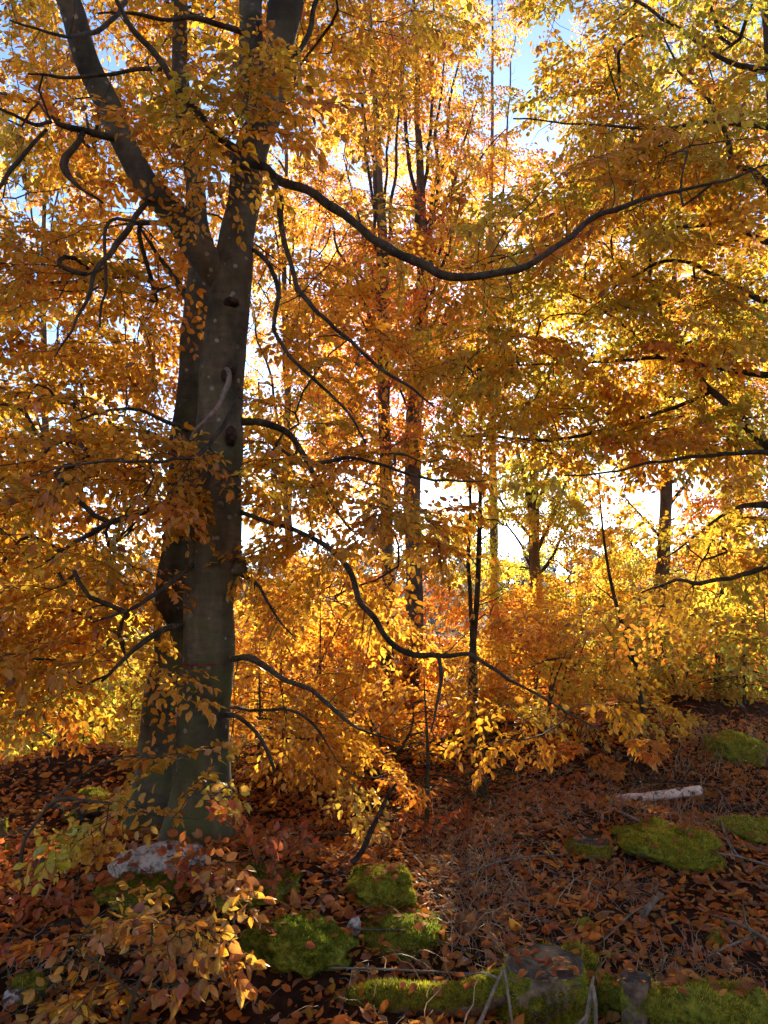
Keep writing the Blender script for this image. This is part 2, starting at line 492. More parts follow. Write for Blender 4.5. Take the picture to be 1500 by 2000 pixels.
def pick_biggest(P, size, n=300):
    px, py, dep = project(P)
    s = size * F / np.maximum(dep, 0.3)
    ok = (dep > 0.8) & (px > 5) & (px < 1495) & (py > 5) & (py < 1995)
    score = np.where(ok, s, -1)
    idx = np.argsort(-score)[:n]
    return idx[score[idx] > 8]

# palette, linear base colours of autumn leaves
GOLD = (0.86, 0.475, 0.035); AMBER = (0.84, 0.36, 0.032); ORANGE = (0.84, 0.27, 0.03); RUST = (0.52, 0.14, 0.035)
LEMON = (0.84, 0.62, 0.07); LIME = (0.56, 0.54, 0.055); OLIVE = (0.54, 0.46, 0.04); BROWN = (0.38, 0.17, 0.055); RED = (0.68, 0.14, 0.03)

def pal_cols(pal, n_spray, n_leaf_each):
    w = np.array([p[0] for p in pal], float); w /= w.sum(); C = np.array([p[1] for p in pal])
    a = C[rng.choice(len(pal), n_spray, p=w)]; b = C[rng.choice(len(pal), n_spray, p=w)]
    t = rng.random((n_spray, 1)); sc = a * t + b * (1 - t)
    sc = np.repeat(sc, n_leaf_each, axis=0)
    lc = C[rng.choice(len(pal), len(sc), p=w)]
    k = rng.random((len(sc), 1)) * 0.55
    c = sc * (1 - k) + lc * k
    c *= 0.75 + 0.4 * rng.random((len(sc), 1))
    br = rng.random(len(sc)) < 0.05
    c[br] = np.array(BROWN) * (0.6 + 0.6 * rng.random((br.sum(), 1)))
    return c

def spray_template(seed, length=0.52, jn=0.38):
    r = np.random.default_rng(seed)
    P = []; X = []; Z = []; Sz = []; tw = []
    def walk(start, ang, L, r0, depth, pitch0):
        pts = [np.array(start)]; n = max(3, int(L / 0.030)); a = ang; z = pitch0
        side = 1 if r.random() < 0.5 else -1
        nd = []
        for i in range(n):
            a += r.normal(0, 0.10) + side * 0.06 * (-1) ** i
            z += -0.03 + r.normal(0, 0.05)
            d = np.array([math.cos(a) * math.cos(z), math.sin(a) * math.cos(z), math.sin(z)])
            pts.append(pts[-1] + d * L / n); nd.append((a, z, d))
        pts = np.array(pts); tq = np.vstack([pts[:-1:2], pts[-1:]]) if depth == 0 else pts[[0, len(pts) // 2, -1]]; tw.append((tq, np.linspace(r0, 0.0006, len(tq))))
        for i in range(1, n + 1):
            a_, z_, d = nd[i - 1]
            if depth == 0 and 1 < i < n - 1:
                s = side * (-1) ** i
                ll = L * (0.62 - 0.45 * i / n) * (0.7 + 0.5 * r.random())
                walk(pts[i], a_ + s * (0.75 + 0.25 * r.random()), ll, r0 * 0.5, 1, z_ + r.normal(0, 0.18))
                if r.random() < 0.3: continue
            if depth == 0 and i < 3: continue
            s = -side * (-1) ** i
            reps = (s,) if i < n else (s, 0.0)
            for q in reps:
                la = a_ + q * (0.7 + 0.35 * r.random()) + r.normal(0, 0.15)
                lz = z_ - 0.25 * r.random() + r.normal(0, 0.22)
                P.append(pts[i]); X.append((math.cos(la) * math.cos(lz), math.sin(la) * math.cos(lz), math.sin(lz)))
                Z.append(np.array([0, 0, 1.0]) + r.normal(0, jn, 3))
                Sz.append(0.051 * (0.55 + 0.7 * r.random() ** .8))
    walk((0, 0, 0), 0.0, length, 0.003, 0, 0.05)
    return dict(P=np.array(P), X=np.array(X), Z=np.array(Z), S=np.array(Sz), tw=tw)

SPR = [spray_template(100 + i) for i in range(8)]
SMALL = [spray_template(200 + i, 0.3, 0.55) for i in range(4)]

def tree_tube_mesh(pts, rad, sides, mat, origin, rough=0.06, flare=None, seed=0, name='trunk'):
    V, Fq = tube(pts, rad, sides)
    nV = len(pts) * sides
    c = np.repeat(pts, sides, axis=0)
    off = V[:nV] - c
    f = 1 + rough * vnoise(V[:nV, 0] * 7, V[:nV, 1] * 7, V[:nV, 2] * 2.5, seed) + rough * 0.5 * vnoise(V[:nV, 0] * 22, V[:nV, 1] * 22, V[:nV, 2] * 9, seed + 1)
    if flare:
        z0, hgt, amt, lobes = flare
        ang = np.arctan2(off[:, 1], off[:, 0])
        k = np.exp(-np.maximum(0, V[:nV, 2] - z0) / hgt)
        f = f + amt * k * (0.55 + 0.45 * np.cos(lobes * ang + seed) + 0.25 * np.cos((lobes * 2 + 1) * ang + 1.3))
    V[:nV] = c + off * f[:, None]
    m = rawmesh(name, V - origin, Fq, mat, smooth=True)
    return m

class Tree:
    def __init__(s, name, label, cat, base, group=None, bark='beech', twig='branch'):
        s.base = np.array(base, float); s.bark = M[bark]; s.twigmat = M[twig]
        s.root = bpy.data.objects.new(name, None); COL.objects.link(s.root)
        s.root.location = s.base; s.root.empty_display_size = 0.2
        s.root["label"] = label; s.root["category"] = cat
        if group: s.root["group"] = group
        s.sidetwigs = []; s.pos = np.zeros((0, 3)); s.par = []; s.fix = []; s.cnt = None
    def nodes(s, pts, rad, attach=-1):
        i0 = len(s.pos)
        s.pos = np.vstack([s.pos, pts])
        s.par += [attach] + list(range(i0, i0 + len(pts) - 1)); s.fix += list(rad)
        return i0
    def bough(s, P, name='branch', step=0.06, sides=10, rough=0.08, flare=None, mat=None, jit=0.35, seed=1, label=None, node=True):
        """P rows: world x, y, z, radius."""
        R = catmull(P, step)
        pts = R[:, :3].copy(); rad = R[:, 3]
        n = len(pts)
        w = np.stack([vnoise(np.arange(n) * 0.23, np.full(n, seed * 1.7 + k), seed=seed + k) for k in range(3)], 1)
        pts += w * np.minimum(rad, 0.03)[:, None] * jit * 2
        if name == 'branch' and rad.max() < 0.05:
            w2 = np.stack([vnoise(np.arange(n) * 0.45, np.full(n, seed * 2.3 + k), seed=seed + 9 + k) for k in range(3)], 1)
            pts[1:] += w2[1:] * 0.32 * step * jit
            rr_ = np.random.default_rng(seed * 31 + n)
            for q in range(2, n - 1):
                if rr_.random() > step / 0.16: continue
                dr = norm(pts[q + 1] - pts[q - 1]); sd_ = norm(np.cross(dr, rr_.normal(0, 1, 3))); L_ = rr_.uniform(.08, .42)
                k_ = max(3, int(L_ / .06)); cur = pts[q].copy(); dd_ = norm(dr * .5 + sd_); ch = [cur.copy()]
                for _ in range(k_):
                    dd_ = norm(dd_ + rr_.normal(0, .22, 3)); cur = cur + dd_ * L_ / k_; ch.append(cur.copy())
                s.sidetwigs.append((np.array(ch), np.linspace(min(rad[q] * .5, .0035), .0008, len(ch))))
        m = tree_tube_mesh(pts, rad, sides, mat or s.bark, s.base, rough, flare, seed, name)
        o = link(name, m, s.root, label=label)
        if node: s.nodes(pts[::2], rad[::2])
        return o
    def pbough(s, rows, **kw):
        """rows: px, py, depth, width in pixels."""
        P = [[*pix(a, b, d), w * 0.5 * d / F] for a, b, d, w in rows]
        return s.bough(P, **kw)
    def grow(s, T, pal, lod=1, scale=1.0, size=1.0, droop=0.12, tmpl=None, parts=True, twigs=True, tilt=0.3, rspray=0.0022, thick=0.009, sides=5, toward=None, twfull=False):
        tmpl = tmpl or SPR
        T = np.asarray(T); nT = len(T)
        n0 = len(s.pos)
        d0 = np.array([np.min(np.sum((s.pos - t) ** 2, 1)) for t in T])
        T = T[np.argsort(d0)]
        cap = n0 + nT * 30
        pos = np.zeros((cap, 3)); pos[:n0] = s.pos; par = list(s.par); n = n0
        chains = []; ends = []; side = s.sidetwigs; s.sidetwigs = []
        for t in T:
            dd = np.sum((pos[:n] - t) ** 2, 1) + 0.25 * np.maximum(0, pos[:n, 2] - t[2]) ** 2
            i = int(np.argmin(dd)); p0 = pos[i]; L = math.dist(p0, t)
            k = int(np.clip(L / 0.11, 2, 28))
            pi = par[i]
            pd = norm(p0 - pos[pi]) if pi >= 0 else norm(t - p0)
            c = p0 + (norm(t - p0) * 0.6 + pd * 0.4) * L * 0.5 + np.array([0, 0, 0.07 * L])
            u = (np.arange(1, k + 1) / k)[:, None]
            q = p0 * (1 - u) ** 2 + 2 * c * u * (1 - u) + t * u ** 2
            q[:-1] += rng.normal(0, 0.012 * min(1.5, L + 0.2), (k - 1, 3))
            idx = list(range(n, n + k)); pos[n:n + k] = q
            par += [i] + idx[:-1]; n += k
            chains.append([i] + idx); ends.append(n - 1)
        cnt = np.zeros(n)
        for e in ends: cnt[e] += 1
        for j in range(n - 1, n0 - 1, -1):
            if par[j] >= 0: cnt[par[j]] += cnt[j]
        rad = rspray * np.maximum(cnt, 1) ** 0.5 * scale
        fix = np.array(s.fix)
        tb = Buf()
        for a_, b_ in side: tb.add(*tube(a_, b_, 4, cap=False))
        for ch in chains:
            pts = pos[ch].copy(); r = rad[ch].copy(); r[0] = r[1]
            if ch[0] < n0: r = np.minimum(r, max(0.003, fix[ch[0]] * 0.9))
            if len(pts) > 3 and r[1] > thick:
                m = tree_tube_mesh(pts, r, 7, s.bark if r[1] > 0.03 else s.twigmat, s.base, 0.12, None, 3, 'branch')
                link('branch', m, s.root)
            elif twigs or r[1] > 0.003:
                tb.add(*tube(pts, r, 4 if r[1] > 0.003 else 4, cap=False))
        # sprays
        ti = rng.integers(0, len(tmpl), nT)
        allP = []; allX = []; allZ = []; allS = []; allC = []
        for q in range(len(tmpl)):
            J = np.where(ti == q)[0]
            if not len(J): continue
            tp = tmpl[q]
            E = np.array([pos[ends[j]] for j in J]); Dp = np.array([pos[ends[j]] - pos[max(0, par[ends[j]])] for j in J])
            D = norm(Dp)
            D[:, 2] = D[:, 2] * 0.45 - droop + rng.normal(0, 0.12, len(J))
            D[:, :2] += rng.normal(0, 0.35, (len(J), 2))
            if toward is not None: D += np.array(toward)
            D = norm(D)
            Up = np.array([0, 0, 1.0]) + rng.normal(0, tilt, (len(J), 3))
            A, B, Cc = frames(D, Up)
            sc = scale * (0.8 + 0.4 * rng.random(len(J)))
            R = np.stack([A, B, Cc], 2)           # columns
            P = np.einsum('jab,nb->jna', R, tp['P']) * sc[:, None, None] + E[:, None]
            X = np.einsum('jab,nb->jna', R, norm(tp['X'])); Z = np.einsum('jab,nb->jna', R, norm(tp['Z']))
            Sz = tp['S'][None] * (0.9 + 0.2 * rng.random((len(J), 1))) * size
            allP.append(P.reshape(-1, 3)); allX.append(X.reshape(-1, 3)); allZ.append(Z.reshape(-1, 3)); allS.append(Sz.reshape(-1))
            allC.append(pal_cols(pal, len(J), len(tp['P'])))
            if twigs:
                for pts, r in (tp['tw'] if twfull else tp['tw'][:1]):
                    Vt, Ft = tube(pts, r, 3, cap=False)
                    VV = np.einsum('jab,nb->jna', R, Vt) * sc[:, None, None] + E[:, None]
                    FF = (Ft[None] + (np.arange(len(J)) * len(Vt))[:, None, None]).reshape(-1, 4)
                    tb.add(VV.reshape(-1, 3), FF)
        P = np.concatenate(allP); X = np.concatenate(allX); Z = np.concatenate(allZ); Sz = np.concatenate(allS); C = np.concatenate(allC)
        # never inside the camera
        keep = np.linalg.norm(P - EYE, axis=1) > 1.5
        P, X, Z, Sz, C = P[keep], X[keep], Z[keep], Sz[keep], C[keep]
        mask = np.ones(len(P), bool)
        if parts:
            big = pick_biggest(P, Sz)
            leaf_parts(s.root, s.base, P[big], X[big], Z[big], Sz[big], C[big])
            mask[big] = False
        lb = Buf(); leaves_buf(lb, P[mask], X[mask], Z[mask], Sz[mask], C[mask], lod)
        if lb.n: link('foliage', lb.mesh('foliage', M['leaf'], origin=s.base), s.root, kind='stuff')
        if tb.n: link('twigs', tb.mesh('twigs', s.twigmat, origin=s.base, smooth=True), s.root, kind='stuff')
        s.nleaf = len(P)
        return s

HOLES = [(1035, 112, 95, 75), (1060, 265, 85, 62), (885, 965, 62, 42), (1240, 950, 85, 48), (1000, 1055, 70, 50), (1160, 1000, 30, 40), (1340, 1000, 40, 50), (1345, 960, 35, 60), (1302, 990, 32, 110),
         (205, 350, 25, 25), (330, 800, 26, 16), (60, 140, 30, 60)]
def targets(regs, holes=True):
    """Spray positions: each row is centre px, py, half width, half height, depth from, depth to, count."""
    out = []
    for cx, cy, rx, ry, d0, d1, n in regs:
        k = 0
        while k < n:
            a, b = rng.uniform(-1, 1, 2)
            if a * a + b * b > 1: continue
            px, py = cx + a * rx, cy + b * ry
            if holes and any(((px - h[0]) / h[2]) ** 2 + ((py - h[1]) / h[3]) ** 2 < 1 for h in HOLES): 
                k += 1; continue
            out.append(pix(px, py, rng.uniform(d0, d1))); k += 1
    return np.array(out)
# ------------------------------------------------------------------ ground
def axis(lo, hi, fine, far0, far1, growth=1.18):
    a = list(np.arange(lo, hi, fine)); st = fine
    x = hi
    while x < far1: a.append(x); st *= growth; x += st
    a.append(far1); b = []; st = fine; x = lo
    while x > far0: st *= growth; x -= st; b.append(x)
    b[-1] = far0
    return np.array(sorted(b) + a)
gx = axis(-4.0, 4.5, 0.05, -1500, 1500, 1.1); gy = axis(2.0, 9.0, 0.05, -1200, 2500, 1.07)
XX, YY = np.meshgrid(gx, gy)
ZZ = G(XX, YY)
nx, ny = len(gx), len(gy)
i = (np.arange(ny - 1)[:, None] * nx + np.arange(nx - 1)[None]).reshape(-1)
ground = link('ground', rawmesh('ground', np.stack([XX, YY, ZZ], -1).reshape(-1, 3), np.stack([i, i + 1, i + nx + 1, i + nx], 1), M['soil'], smooth=True), kind='structure')

# fallen leaves
def litter(n, xr, yr, lod, seed, size=0.066):
    r = np.random.default_rng(seed)
    x = r.uniform(*xr, n); y = r.uniform(yr[0], yr[1], n)
    dens = vnoise(x / 0.5, y / 0.5, seed=11)
    k = r.random(n) < np.clip(0.85 + 0.5 * dens, 0.45, 1)
    x, y = x[k], y[k]; n = len(x)
    e = 0.03
    gz = G(x, y); nx_ = -(G(x + e, y) - gz) / e; ny_ = -(G(x, y + e) - gz) / e
    Nn = norm(np.stack([nx_, ny_, np.ones(n)], 1) + r.normal(0, 0.5, (n, 3)))
    a = r.uniform(0, 2 * math.pi, n)
    X = np.stack([np.cos(a), np.sin(a), r.normal(0, 0.25, n)], 1)
    flip = r.random(n) < 0.5
    Nn[flip] *= -1
    size = size * r.uniform(0.6, 1.15, n)
    P = np.stack([x, y, gz + 0.004 + 0.024 * r.random(n)], 1)
    pal = [(4, (0.58, 0.17, 0.025)), (3, (0.40, 0.11, 0.025)), (3, (0.70, 0.24, 0.03)), (1.8, (0.68, 0.34, 0.06)), (1.5, (0.17, 0.07, 0.03)), (1.0, (0.38, 0.24, 0.15)), (0.5, (0.7, 0.42, 0.06))]
    C = pal_cols(pal, n, 1)
    return P, X, Nn, size * (0.75 + 0.5 * r.random(n)), C
P, X, Z, Sz, C = litter(44000, (-3.6, 4.2), (2.2, 7.2), 1, 21, 0.056)
big = pick_biggest(P, Sz)
leaf_parts(ground, np.zeros(3), P[big], X[big], Z[big], Sz[big], C[big], name='leaf', mat='litter')
mk = np.ones(len(P), bool); mk[big] = False
lb = Buf(); leaves_buf(lb, P[mk], X[mk], Z[mk], Sz[mk], C[mk], 1)
P, X, Z, Sz, C = litter(20000, (-9, 11), (7.2, 16), 1, 22, 0.08)
leaves_buf(lb, P, X, Z, Sz, C, 0)
P, X, Z, Sz, C = litter(6000, (-4, 4), (-3, 2.2), 1, 23, 0.08)
leaves_buf(lb, P, X, Z, Sz, C, 0)
link('leaf_litter', lb.mesh('leaf_litter', M['litter']), ground, kind='stuff')

# ------------------------------------------------------------------ far forest on the hill
r = np.random.default_rng(31)
fb = Buf()
n = 950
fy = r.uniform(45, 300, n); fx = r.uniform(-1, 1, n) * (fy * 0.75 + 15); fh = r.uniform(7, 13, n)
k = 90
cz = r.random((n, k)) ** 0.8; rr = (1 - cz) ** 0.7 * fh[:, None] * 0.2 + 0.3
aa = r.uniform(0, 2 * math.pi, (n, k))
P = np.stack([fx[:, None] + rr * np.cos(aa) * r.random((n, k)) ** 0.5, fy[:, None] + rr * np.sin(aa), G(fx, fy)[:, None] + fh[:, None] * (0.12 + 0.88 * cz)], -1).reshape(-1, 3)
C = np.array([(0.12, 0.14, 0.12), (0.20, 0.18, 0.16), (0.26, 0.18, 0.11), (0.18, 0.19, 0.19)])[r.integers(0, 4, n)]  # far trees lightened and greyed: haze put into their colours, no air modelled
leaves_buf(fb, P, r.normal(0, 1, (n * k, 3)) + np.array([0, 0, -0.6]), r.normal(0, 1, (n * k, 3)), np.repeat(fh * 0.075, k) * (0.6 + 0.8 * r.random(n * k)), np.repeat(C, k, 0), 0)
link('far_forest', fb.mesh('far_forest', M['far']), kind='stuff', label='haze-grey wooded hillside beyond the valley seen through the trees', cat='forest')

# ------------------------------------------------------------------ the big beech
B = gp(385, 1655)
tr = Tree('beech_tree', 'big grey beech with thick forked trunk, snag and long sweeping right branch', 'tree', (B[0], B[1], B[2]))
D0 = B[1] + 0.15
z0 = B[2]
rows = [(382, 1690, D0, 118), (388, 1600, D0, 112), (393, 1500, D0, 104), (398, 1400, D0, 100), (403, 1300, D0, 98), (407, 1200, D0, 97), (415, 1100, D0, 100), (422, 1000, D0, 100), (426, 900, D0, 95),
        (434, 800, D0, 88), (439, 700, D0, 86), (446, 600, D0, 82), (456, 520, D0, 78), (466, 440, D0, 68), (478, 360, D0, 66), (496, 280, D0, 66), (528, 200, D0 - .02, 62), (538, 100, D0 - .05, 62), (556, 0, D0 - .05, 72), (590, -180, D0 - .1, 60), (640, -420, D0 - .2, 44), (690, -700, D0 - .3, 24)]
tr.pbough(rows, name='trunk', sides=36, step=0.045, rough=0.05, flare=(z0, 0.16, 0.3, 4), jit=0.25, seed=4)
LIMBS = [
 [(440, 560, D0 - .02, 40), (415, 520, D0 - .06, 62), (390, 480, D0 - .08, 62), (345, 425, D0 - .1, 58), (295, 365, D0 - .12, 54), (255, 300, D0 - .15, 50), (215, 220, D0 - .2, 50), (180, 145, D0 - .25, 50), (148, 60, D0 - .3, 50), (125, -30, D0 - .35, 48), (90, -200, D0 - .5, 38), (50, -450, D0 - .6, 20)],
 [(505, 250, D0 + .08, 40), (488, 180, D0 + .12, 50), (486, 100, D0 + .14, 50), (490, 0, D0 + .16, 48), (500, -150, D0 + .2, 44), (480, -400, D0 + .3, 26)],
 [(450, 300, D0 - .1, 16), (500, 322, D0 - .22, 19), (540, 350, D0 - .28, 20), (590, 370, D0 - .32, 18), (640, 398, D0 - .35, 18), (700, 447, D0 - .38, 17), (760, 488, D0 - .4, 17), (830, 519, D0 - .42, 18), (900, 537, D0 - .44, 16), (970, 531, D0 - .45, 14), (1040, 512, D0 - .46, 14), (1100, 474, D0 - .46, 13), (1160, 430, D0 - .46, 11), (1240, 393, D0 - .45, 10), (1330, 370, D0 - .42, 7), (1420, 350, D0 - .4, 6), (1500, 322, D0 - .38, 4)],
 [(540, 350, D0 - .3, 14), (544, 400, D0 - .34, 14), (552, 470, D0 - .38, 11), (580, 545, D0 - .4, 11), (622, 612, D0 - .42, 9), (685, 665, D0 - .4, 8), (760, 728, D0 - .38, 7), (850, 792, D0 - .36, 4)],
 [(465, 455, D0, 9), (492, 484, D0 - .02, 9), (525, 515, D0 - .1, 10), (541, 570, D0 - .15, 10), (532, 640, D0 - .2, 9), (565, 697, D0 - .24, 8), (620, 750, D0 - .28, 7), (672, 797, D0 - .3, 6), (715, 865, D0 - .32, 4)],
 [(440, 822, D0, 16), (478, 826, D0, 15), (520, 829, D0 + .05, 15), (565, 850, D0 + .1, 14), (595, 890, D0 + .12, 12), (620, 930, D0 + .15, 11), (650, 985, D0 + .15, 7), (690, 1040, D0 + .15, 5)],
 [(605, 905, D0 + .12, 8), (650, 902, D0 + .1, 8), (700, 898, D0 + .1, 7), (760, 912, D0 + .1, 6), (840, 938, D0 + .1, 6), (950, 938, D0 + .1, 3)],
 [(440, 992, D0, 11), (480, 1002, D0 - .05, 10), (520, 1015, D0 - .1, 10), (580, 1038, D0 - .15, 10), (640, 1072, D0 - .2, 11), (688, 1118, D0 - .24, 12), (716, 1185, D0 - .26, 12), (750, 1243, D0 - .28, 11), (800, 1276, D0 - .3, 11), (860, 1277, D0 - .3, 10), (910, 1273, D0 - .3, 8), (960, 1305, D0 - .3, 7), (1050, 1358, D0 - .32, 5), (1170, 1425, D0 - .34, 3)],
 [(855, 1278, D0 - .3, 7), (860, 1320, D0 - .32, 7), (852, 1370, D0 - .33, 5), (840, 1430, D0 - .34, 3)],
 [(445, 1290, D0 - .05, 13), (490, 1286, D0 - .12, 12), (550, 1322, D0 - .18, 11), (625, 1362, D0 - .22, 9), (672, 1400, D0 - .26, 8), (700, 1422, D0 - .28, 5), (780, 1450, D0 - .3, 3)],
 [(438, 1400, D0 - .05, 10), (470, 1406, D0 - .12, 9), (505, 1435, D0 - .15, 9), (526, 1475, D0 - .16, 8), (536, 1508, D0 - .17, 5)],
 [(464, 1118, D0, 12), (482, 1132, D0, 9), (505, 1150, D0 - .05, 7), (535, 1200, D0 - .05, 5), (570, 1240, D0 - .05, 3)],
 [(470, 300, D0 - .1, 16), (430, 268, D0 - .2, 15), (392, 222, D0 - .28, 14), (345, 162, D0 - .35, 14), (300, 100, D0 - .4, 13), (262, 55, D0 - .45, 12), (225, 0, D0 - .5, 11), (180, -90, D0 - .5, 9), (140, -200, D0 - .5, 5)],
 [(475, 62, D0 + .1, 14), (440, 48, D0, 12), (380, 36, D0 - .05, 11), (320, 34, D0 - .1, 9), (262, 24, D0 - .15, 7), (190, 30, D0 - .2, 4)],
 [(312, 130, D0 - .38, 9), (260, 134, D0 - .4, 8), (200, 148, D0 - .42, 8), (130, 150, D0 - .45, 7), (55, 148, D0 - .5, 4)],
 [(240, 268, D0 - .15, 18), (195, 262, D0 - .3, 16), (150, 256, D0 - .4, 14), (115, 242, D0 - .5, 12), (100, 225, D0 - .52, 7)],
 [(165, 262, D0 - .38, 12), (140, 300, D0 - .42, 12), (127, 325, D0 - .45, 16), (150, 358, D0 - .45, 8), (200, 400, D0 - .45, 5)],
 [(100, 238, D0 - .5, 9), (70, 240, D0 - .6, 8), (30, 222, D0 - .7, 7), (-30, 205, D0 - .8, 5)],
 [(92, 255, D0 - .5, 8), (60, 290, D0 - .55, 9), (20, 335, D0 - .6, 9), (-20, 390, D0 - .65, 6)],
 [(305, 372, D0 - .12, 14), (270, 420, D0 - .3, 12), (245, 455, D0 - .4, 13), (215, 490, D0 - .45, 12), (190, 530, D0 - .5, 9), (150, 620, D0 - .6, 6), (110, 700, D0 - .65, 3)],
 [(265, 430, D0 - .35, 7), (215, 430, D0 - .4, 7), (200, 480, D0 - .4, 7), (202, 560, D0 - .42, 6), (196, 640, D0 - .45, 4)],
 [(400, 960, D0 - .05, 16), (340, 975, D0 - .15, 14), (280, 1000, D0 - .25, 13), (220, 1018, D0 - .35, 11), (160, 1052, D0 - .45, 8), (70, 1110, D0 - .55, 4)],
 [(380, 1105, D0 - .1, 10), (345, 1130, D0 - .2, 10), (300, 1160, D0 - .3, 9), (250, 1190, D0 - .4, 6), (180, 1215, D0 - .5, 3)],
 [(350, 1215, D0 - .1, 13), (300, 1240, D0 - .2, 12), (250, 1278, D0 - .3, 9), (200, 1330, D0 - .4, 5)],
 [(365, 840, D0 - .02, 10), (320, 820, D0 - .2, 9), (260, 800, D0 - .4, 7), (150, 820, D0 - .7, 4)],
 [(555, 120, D0 - .05, 14), (585, 90, D0, 12), (603, 55, D0, 11), (612, 10, D0, 9), (640, -60, D0, 6)],
 [(470, 760, D0 - .1, 8), (400, 880, D0 - .5, 9), (330, 900, D0 - .8, 7), (180, 905, D0 - 1.1, 5), (60, 930, D0 - 1.3, 3)],
 [(250, 10, D0 - .3, 10), (190, 60, D0 - .5, 9), (120, 70, D0 - .8, 7), (20, 40, D0 - 1.0, 4)],
]
for k, Lm in enumerate(LIMBS):
    w0 = max(q[3] for q in Lm)
    tr.pbough(Lm, sides=20 if w0 > 30 else 9, step=0.05 if w0 > 30 else 0.035, rough=0.06 if w0 > 30 else 0.16, jit=0.3 if w0 > 30 else 0.6, seed=10 + k, mat=M['beech'] if w0 > 30 else M['branch'])
# dead snag, scars, burl, paint mark
sn = tr.pbough([(440, 722, D0 - .2, 7), (450, 730, D0 - .26, 10), (449, 748, D0 - .3, 11), (437, 772, D0 - .33, 10), (425, 800, D0 - .35, 9), (405, 822, D0 - .36, 8), (385, 838, D0 - .36, 8), (372, 860, D0 - .36, 4)],
               name='snag', mat=M['dead'], sides=10, step=0.02, rough=0.25, jit=0.6, seed=51, label='pale dead branch stub hanging across the trunk', node=False)
def blob(name, p, rx, ry, rz, mat, seed, amp=0.2, res=2, parent=None, origin=None, label=None):
    import bmesh
    bm = bmesh.new(); bmesh.ops.create_icosphere(bm, subdivisions=res, radius=1)
    V = np.array([v.co[:] for v in bm.verts]); Fc = np.array([[v.index for v in f.verts] for f in bm.faces]); bm.free()
    f = 1 + amp * vnoise(V[:, 0] * 1.6, V[:, 1] * 1.6, V[:, 2] * 1.6, seed) + amp * 0.5 * vnoise(V[:, 0] * 4, V[:, 1] * 4, V[:, 2] * 4, seed + 1) + amp * 0.22 * vnoise(V[:, 0] * 11, V[:, 1] * 11, V[:, 2] * 11, seed + 2)
    V = V * f[:, None] * np.array([rx, ry, rz]) + np.asarray(p) - (0 if origin is None else origin)
    return V, Fc
Rt = 0.05 * D0
for nm, px, py, d, a, b, c, mt in (('scar', 446, 731, D0 - .125, .045, .03, .05, 'dark'), ('scar', 452, 590, D0 - .1, .05, .05, .035, 'dark'), ('knot', 468, 1108, D0 - .04, .045, .05, .05, 'beech'), ('scar', 452, 850, D0 - .125, .035, .03, .06, 'dark'), ('scar', 430, 985, D0 - .14, .02, .02, .02, 'dead')):
    V, Fc = blob(nm, pix(px, py, d), a, b, c, M[mt], px, 0.3, 3, origin=tr.base)
    link(nm, rawmesh(nm, V, Fc, M[mt], smooth=True), tr.root)
PM = Buf()
for k in range(9):
    a0 = -0.9 + k * 0.17
    c0 = pix(404, 1294, D0)
    R_ = 0.153
    q = []
    for (aa_, zz_) in ((a0, -.006), (a0 + .16, -.005), (a0 + .16, .007), (a0, .006)):
        q.append([c0[0] + R_ * math.sin(aa_), c0[1] - R_ * math.cos(aa_), c0[2] + zz_ + 0.004 * math.sin(k * 2.1)])
    PM.add(np.array(q), np.array([[0, 1, 2, 3]]))
link('paint_mark', PM.mesh('paint_mark', M['paint'], origin=tr.base), tr.root, label='faded red paint line across the trunk')

MAINPAL = [(6, GOLD), (4.5, AMBER), (1.5, LEMON), (1.2, ORANGE), (0.8, OLIVE)]
T = targets([
 (120, 120, 300, 220, 4.5, 6.6, 50), (120, 420, 320, 200, 4.5, 6.6, 55), (-150, 300, 200, 500, 4.0, 6, 28), (300, -150, 500, 200, 4.0, 6, 30), (60, 330, 150, 330, 3.9, 4.6, 20),
 (380, 100, 110, 90, 4.9, 6.2, 15), (640, 90, 160, 130, 4.6, 6.2, 22), (640, -80, 260, 140, 4.6, 6.2, 18),
 (100, 640, 230, 130, 3.9, 5.8, 35), (250, 620, 130, 160, 4.9, 6.4, 18), (100, 850, 290, 110, 3.9, 5.8, 40),
 (90, 1030, 250, 110, 3.8, 5.6, 40), (80, 1200, 220, 120, 3.8, 5.6, 38), (220, 1260, 100, 90, 3.9, 4.6, 9), (40, 1350, 150, 50, 3.8, 5.2, 14), (-120, 900, 150, 450, 3.8, 5.4, 20),
 (600, 960, 140, 70, 4.6, 5.4, 15), (560, 840, 100, 50, 4.6, 5.2, 8), (620, 1040, 90, 35, 4.2, 4.6, 6), (830, 1030, 100, 36, 4.2, 4.6, 9), (720, 1150, 100, 70, 4.6, 5.4, 10),
 (800, 480, 220, 50, 4.4, 5.0, 5), (1150, 400, 200, 70, 4.3, 5.0, 8), (1380, 340, 130, 80, 4.3, 5.0, 8), (640, 640, 120, 110, 4.6, 5.4, 8), (780, 900, 130, 50, 4.5, 5.2, 9),
 (600, 1400, 120, 100, 4.6, 5.6, 15), (1000, 1400, 80, 20, 4.6, 5.0, 2), (1060, 1390, 90, 30, 4.5, 4.8, 2), (1000, 1440, 40, 10, 4.4, 4.6, 1), (700, 1480, 90, 50, 4.6, 5.2, 4)])
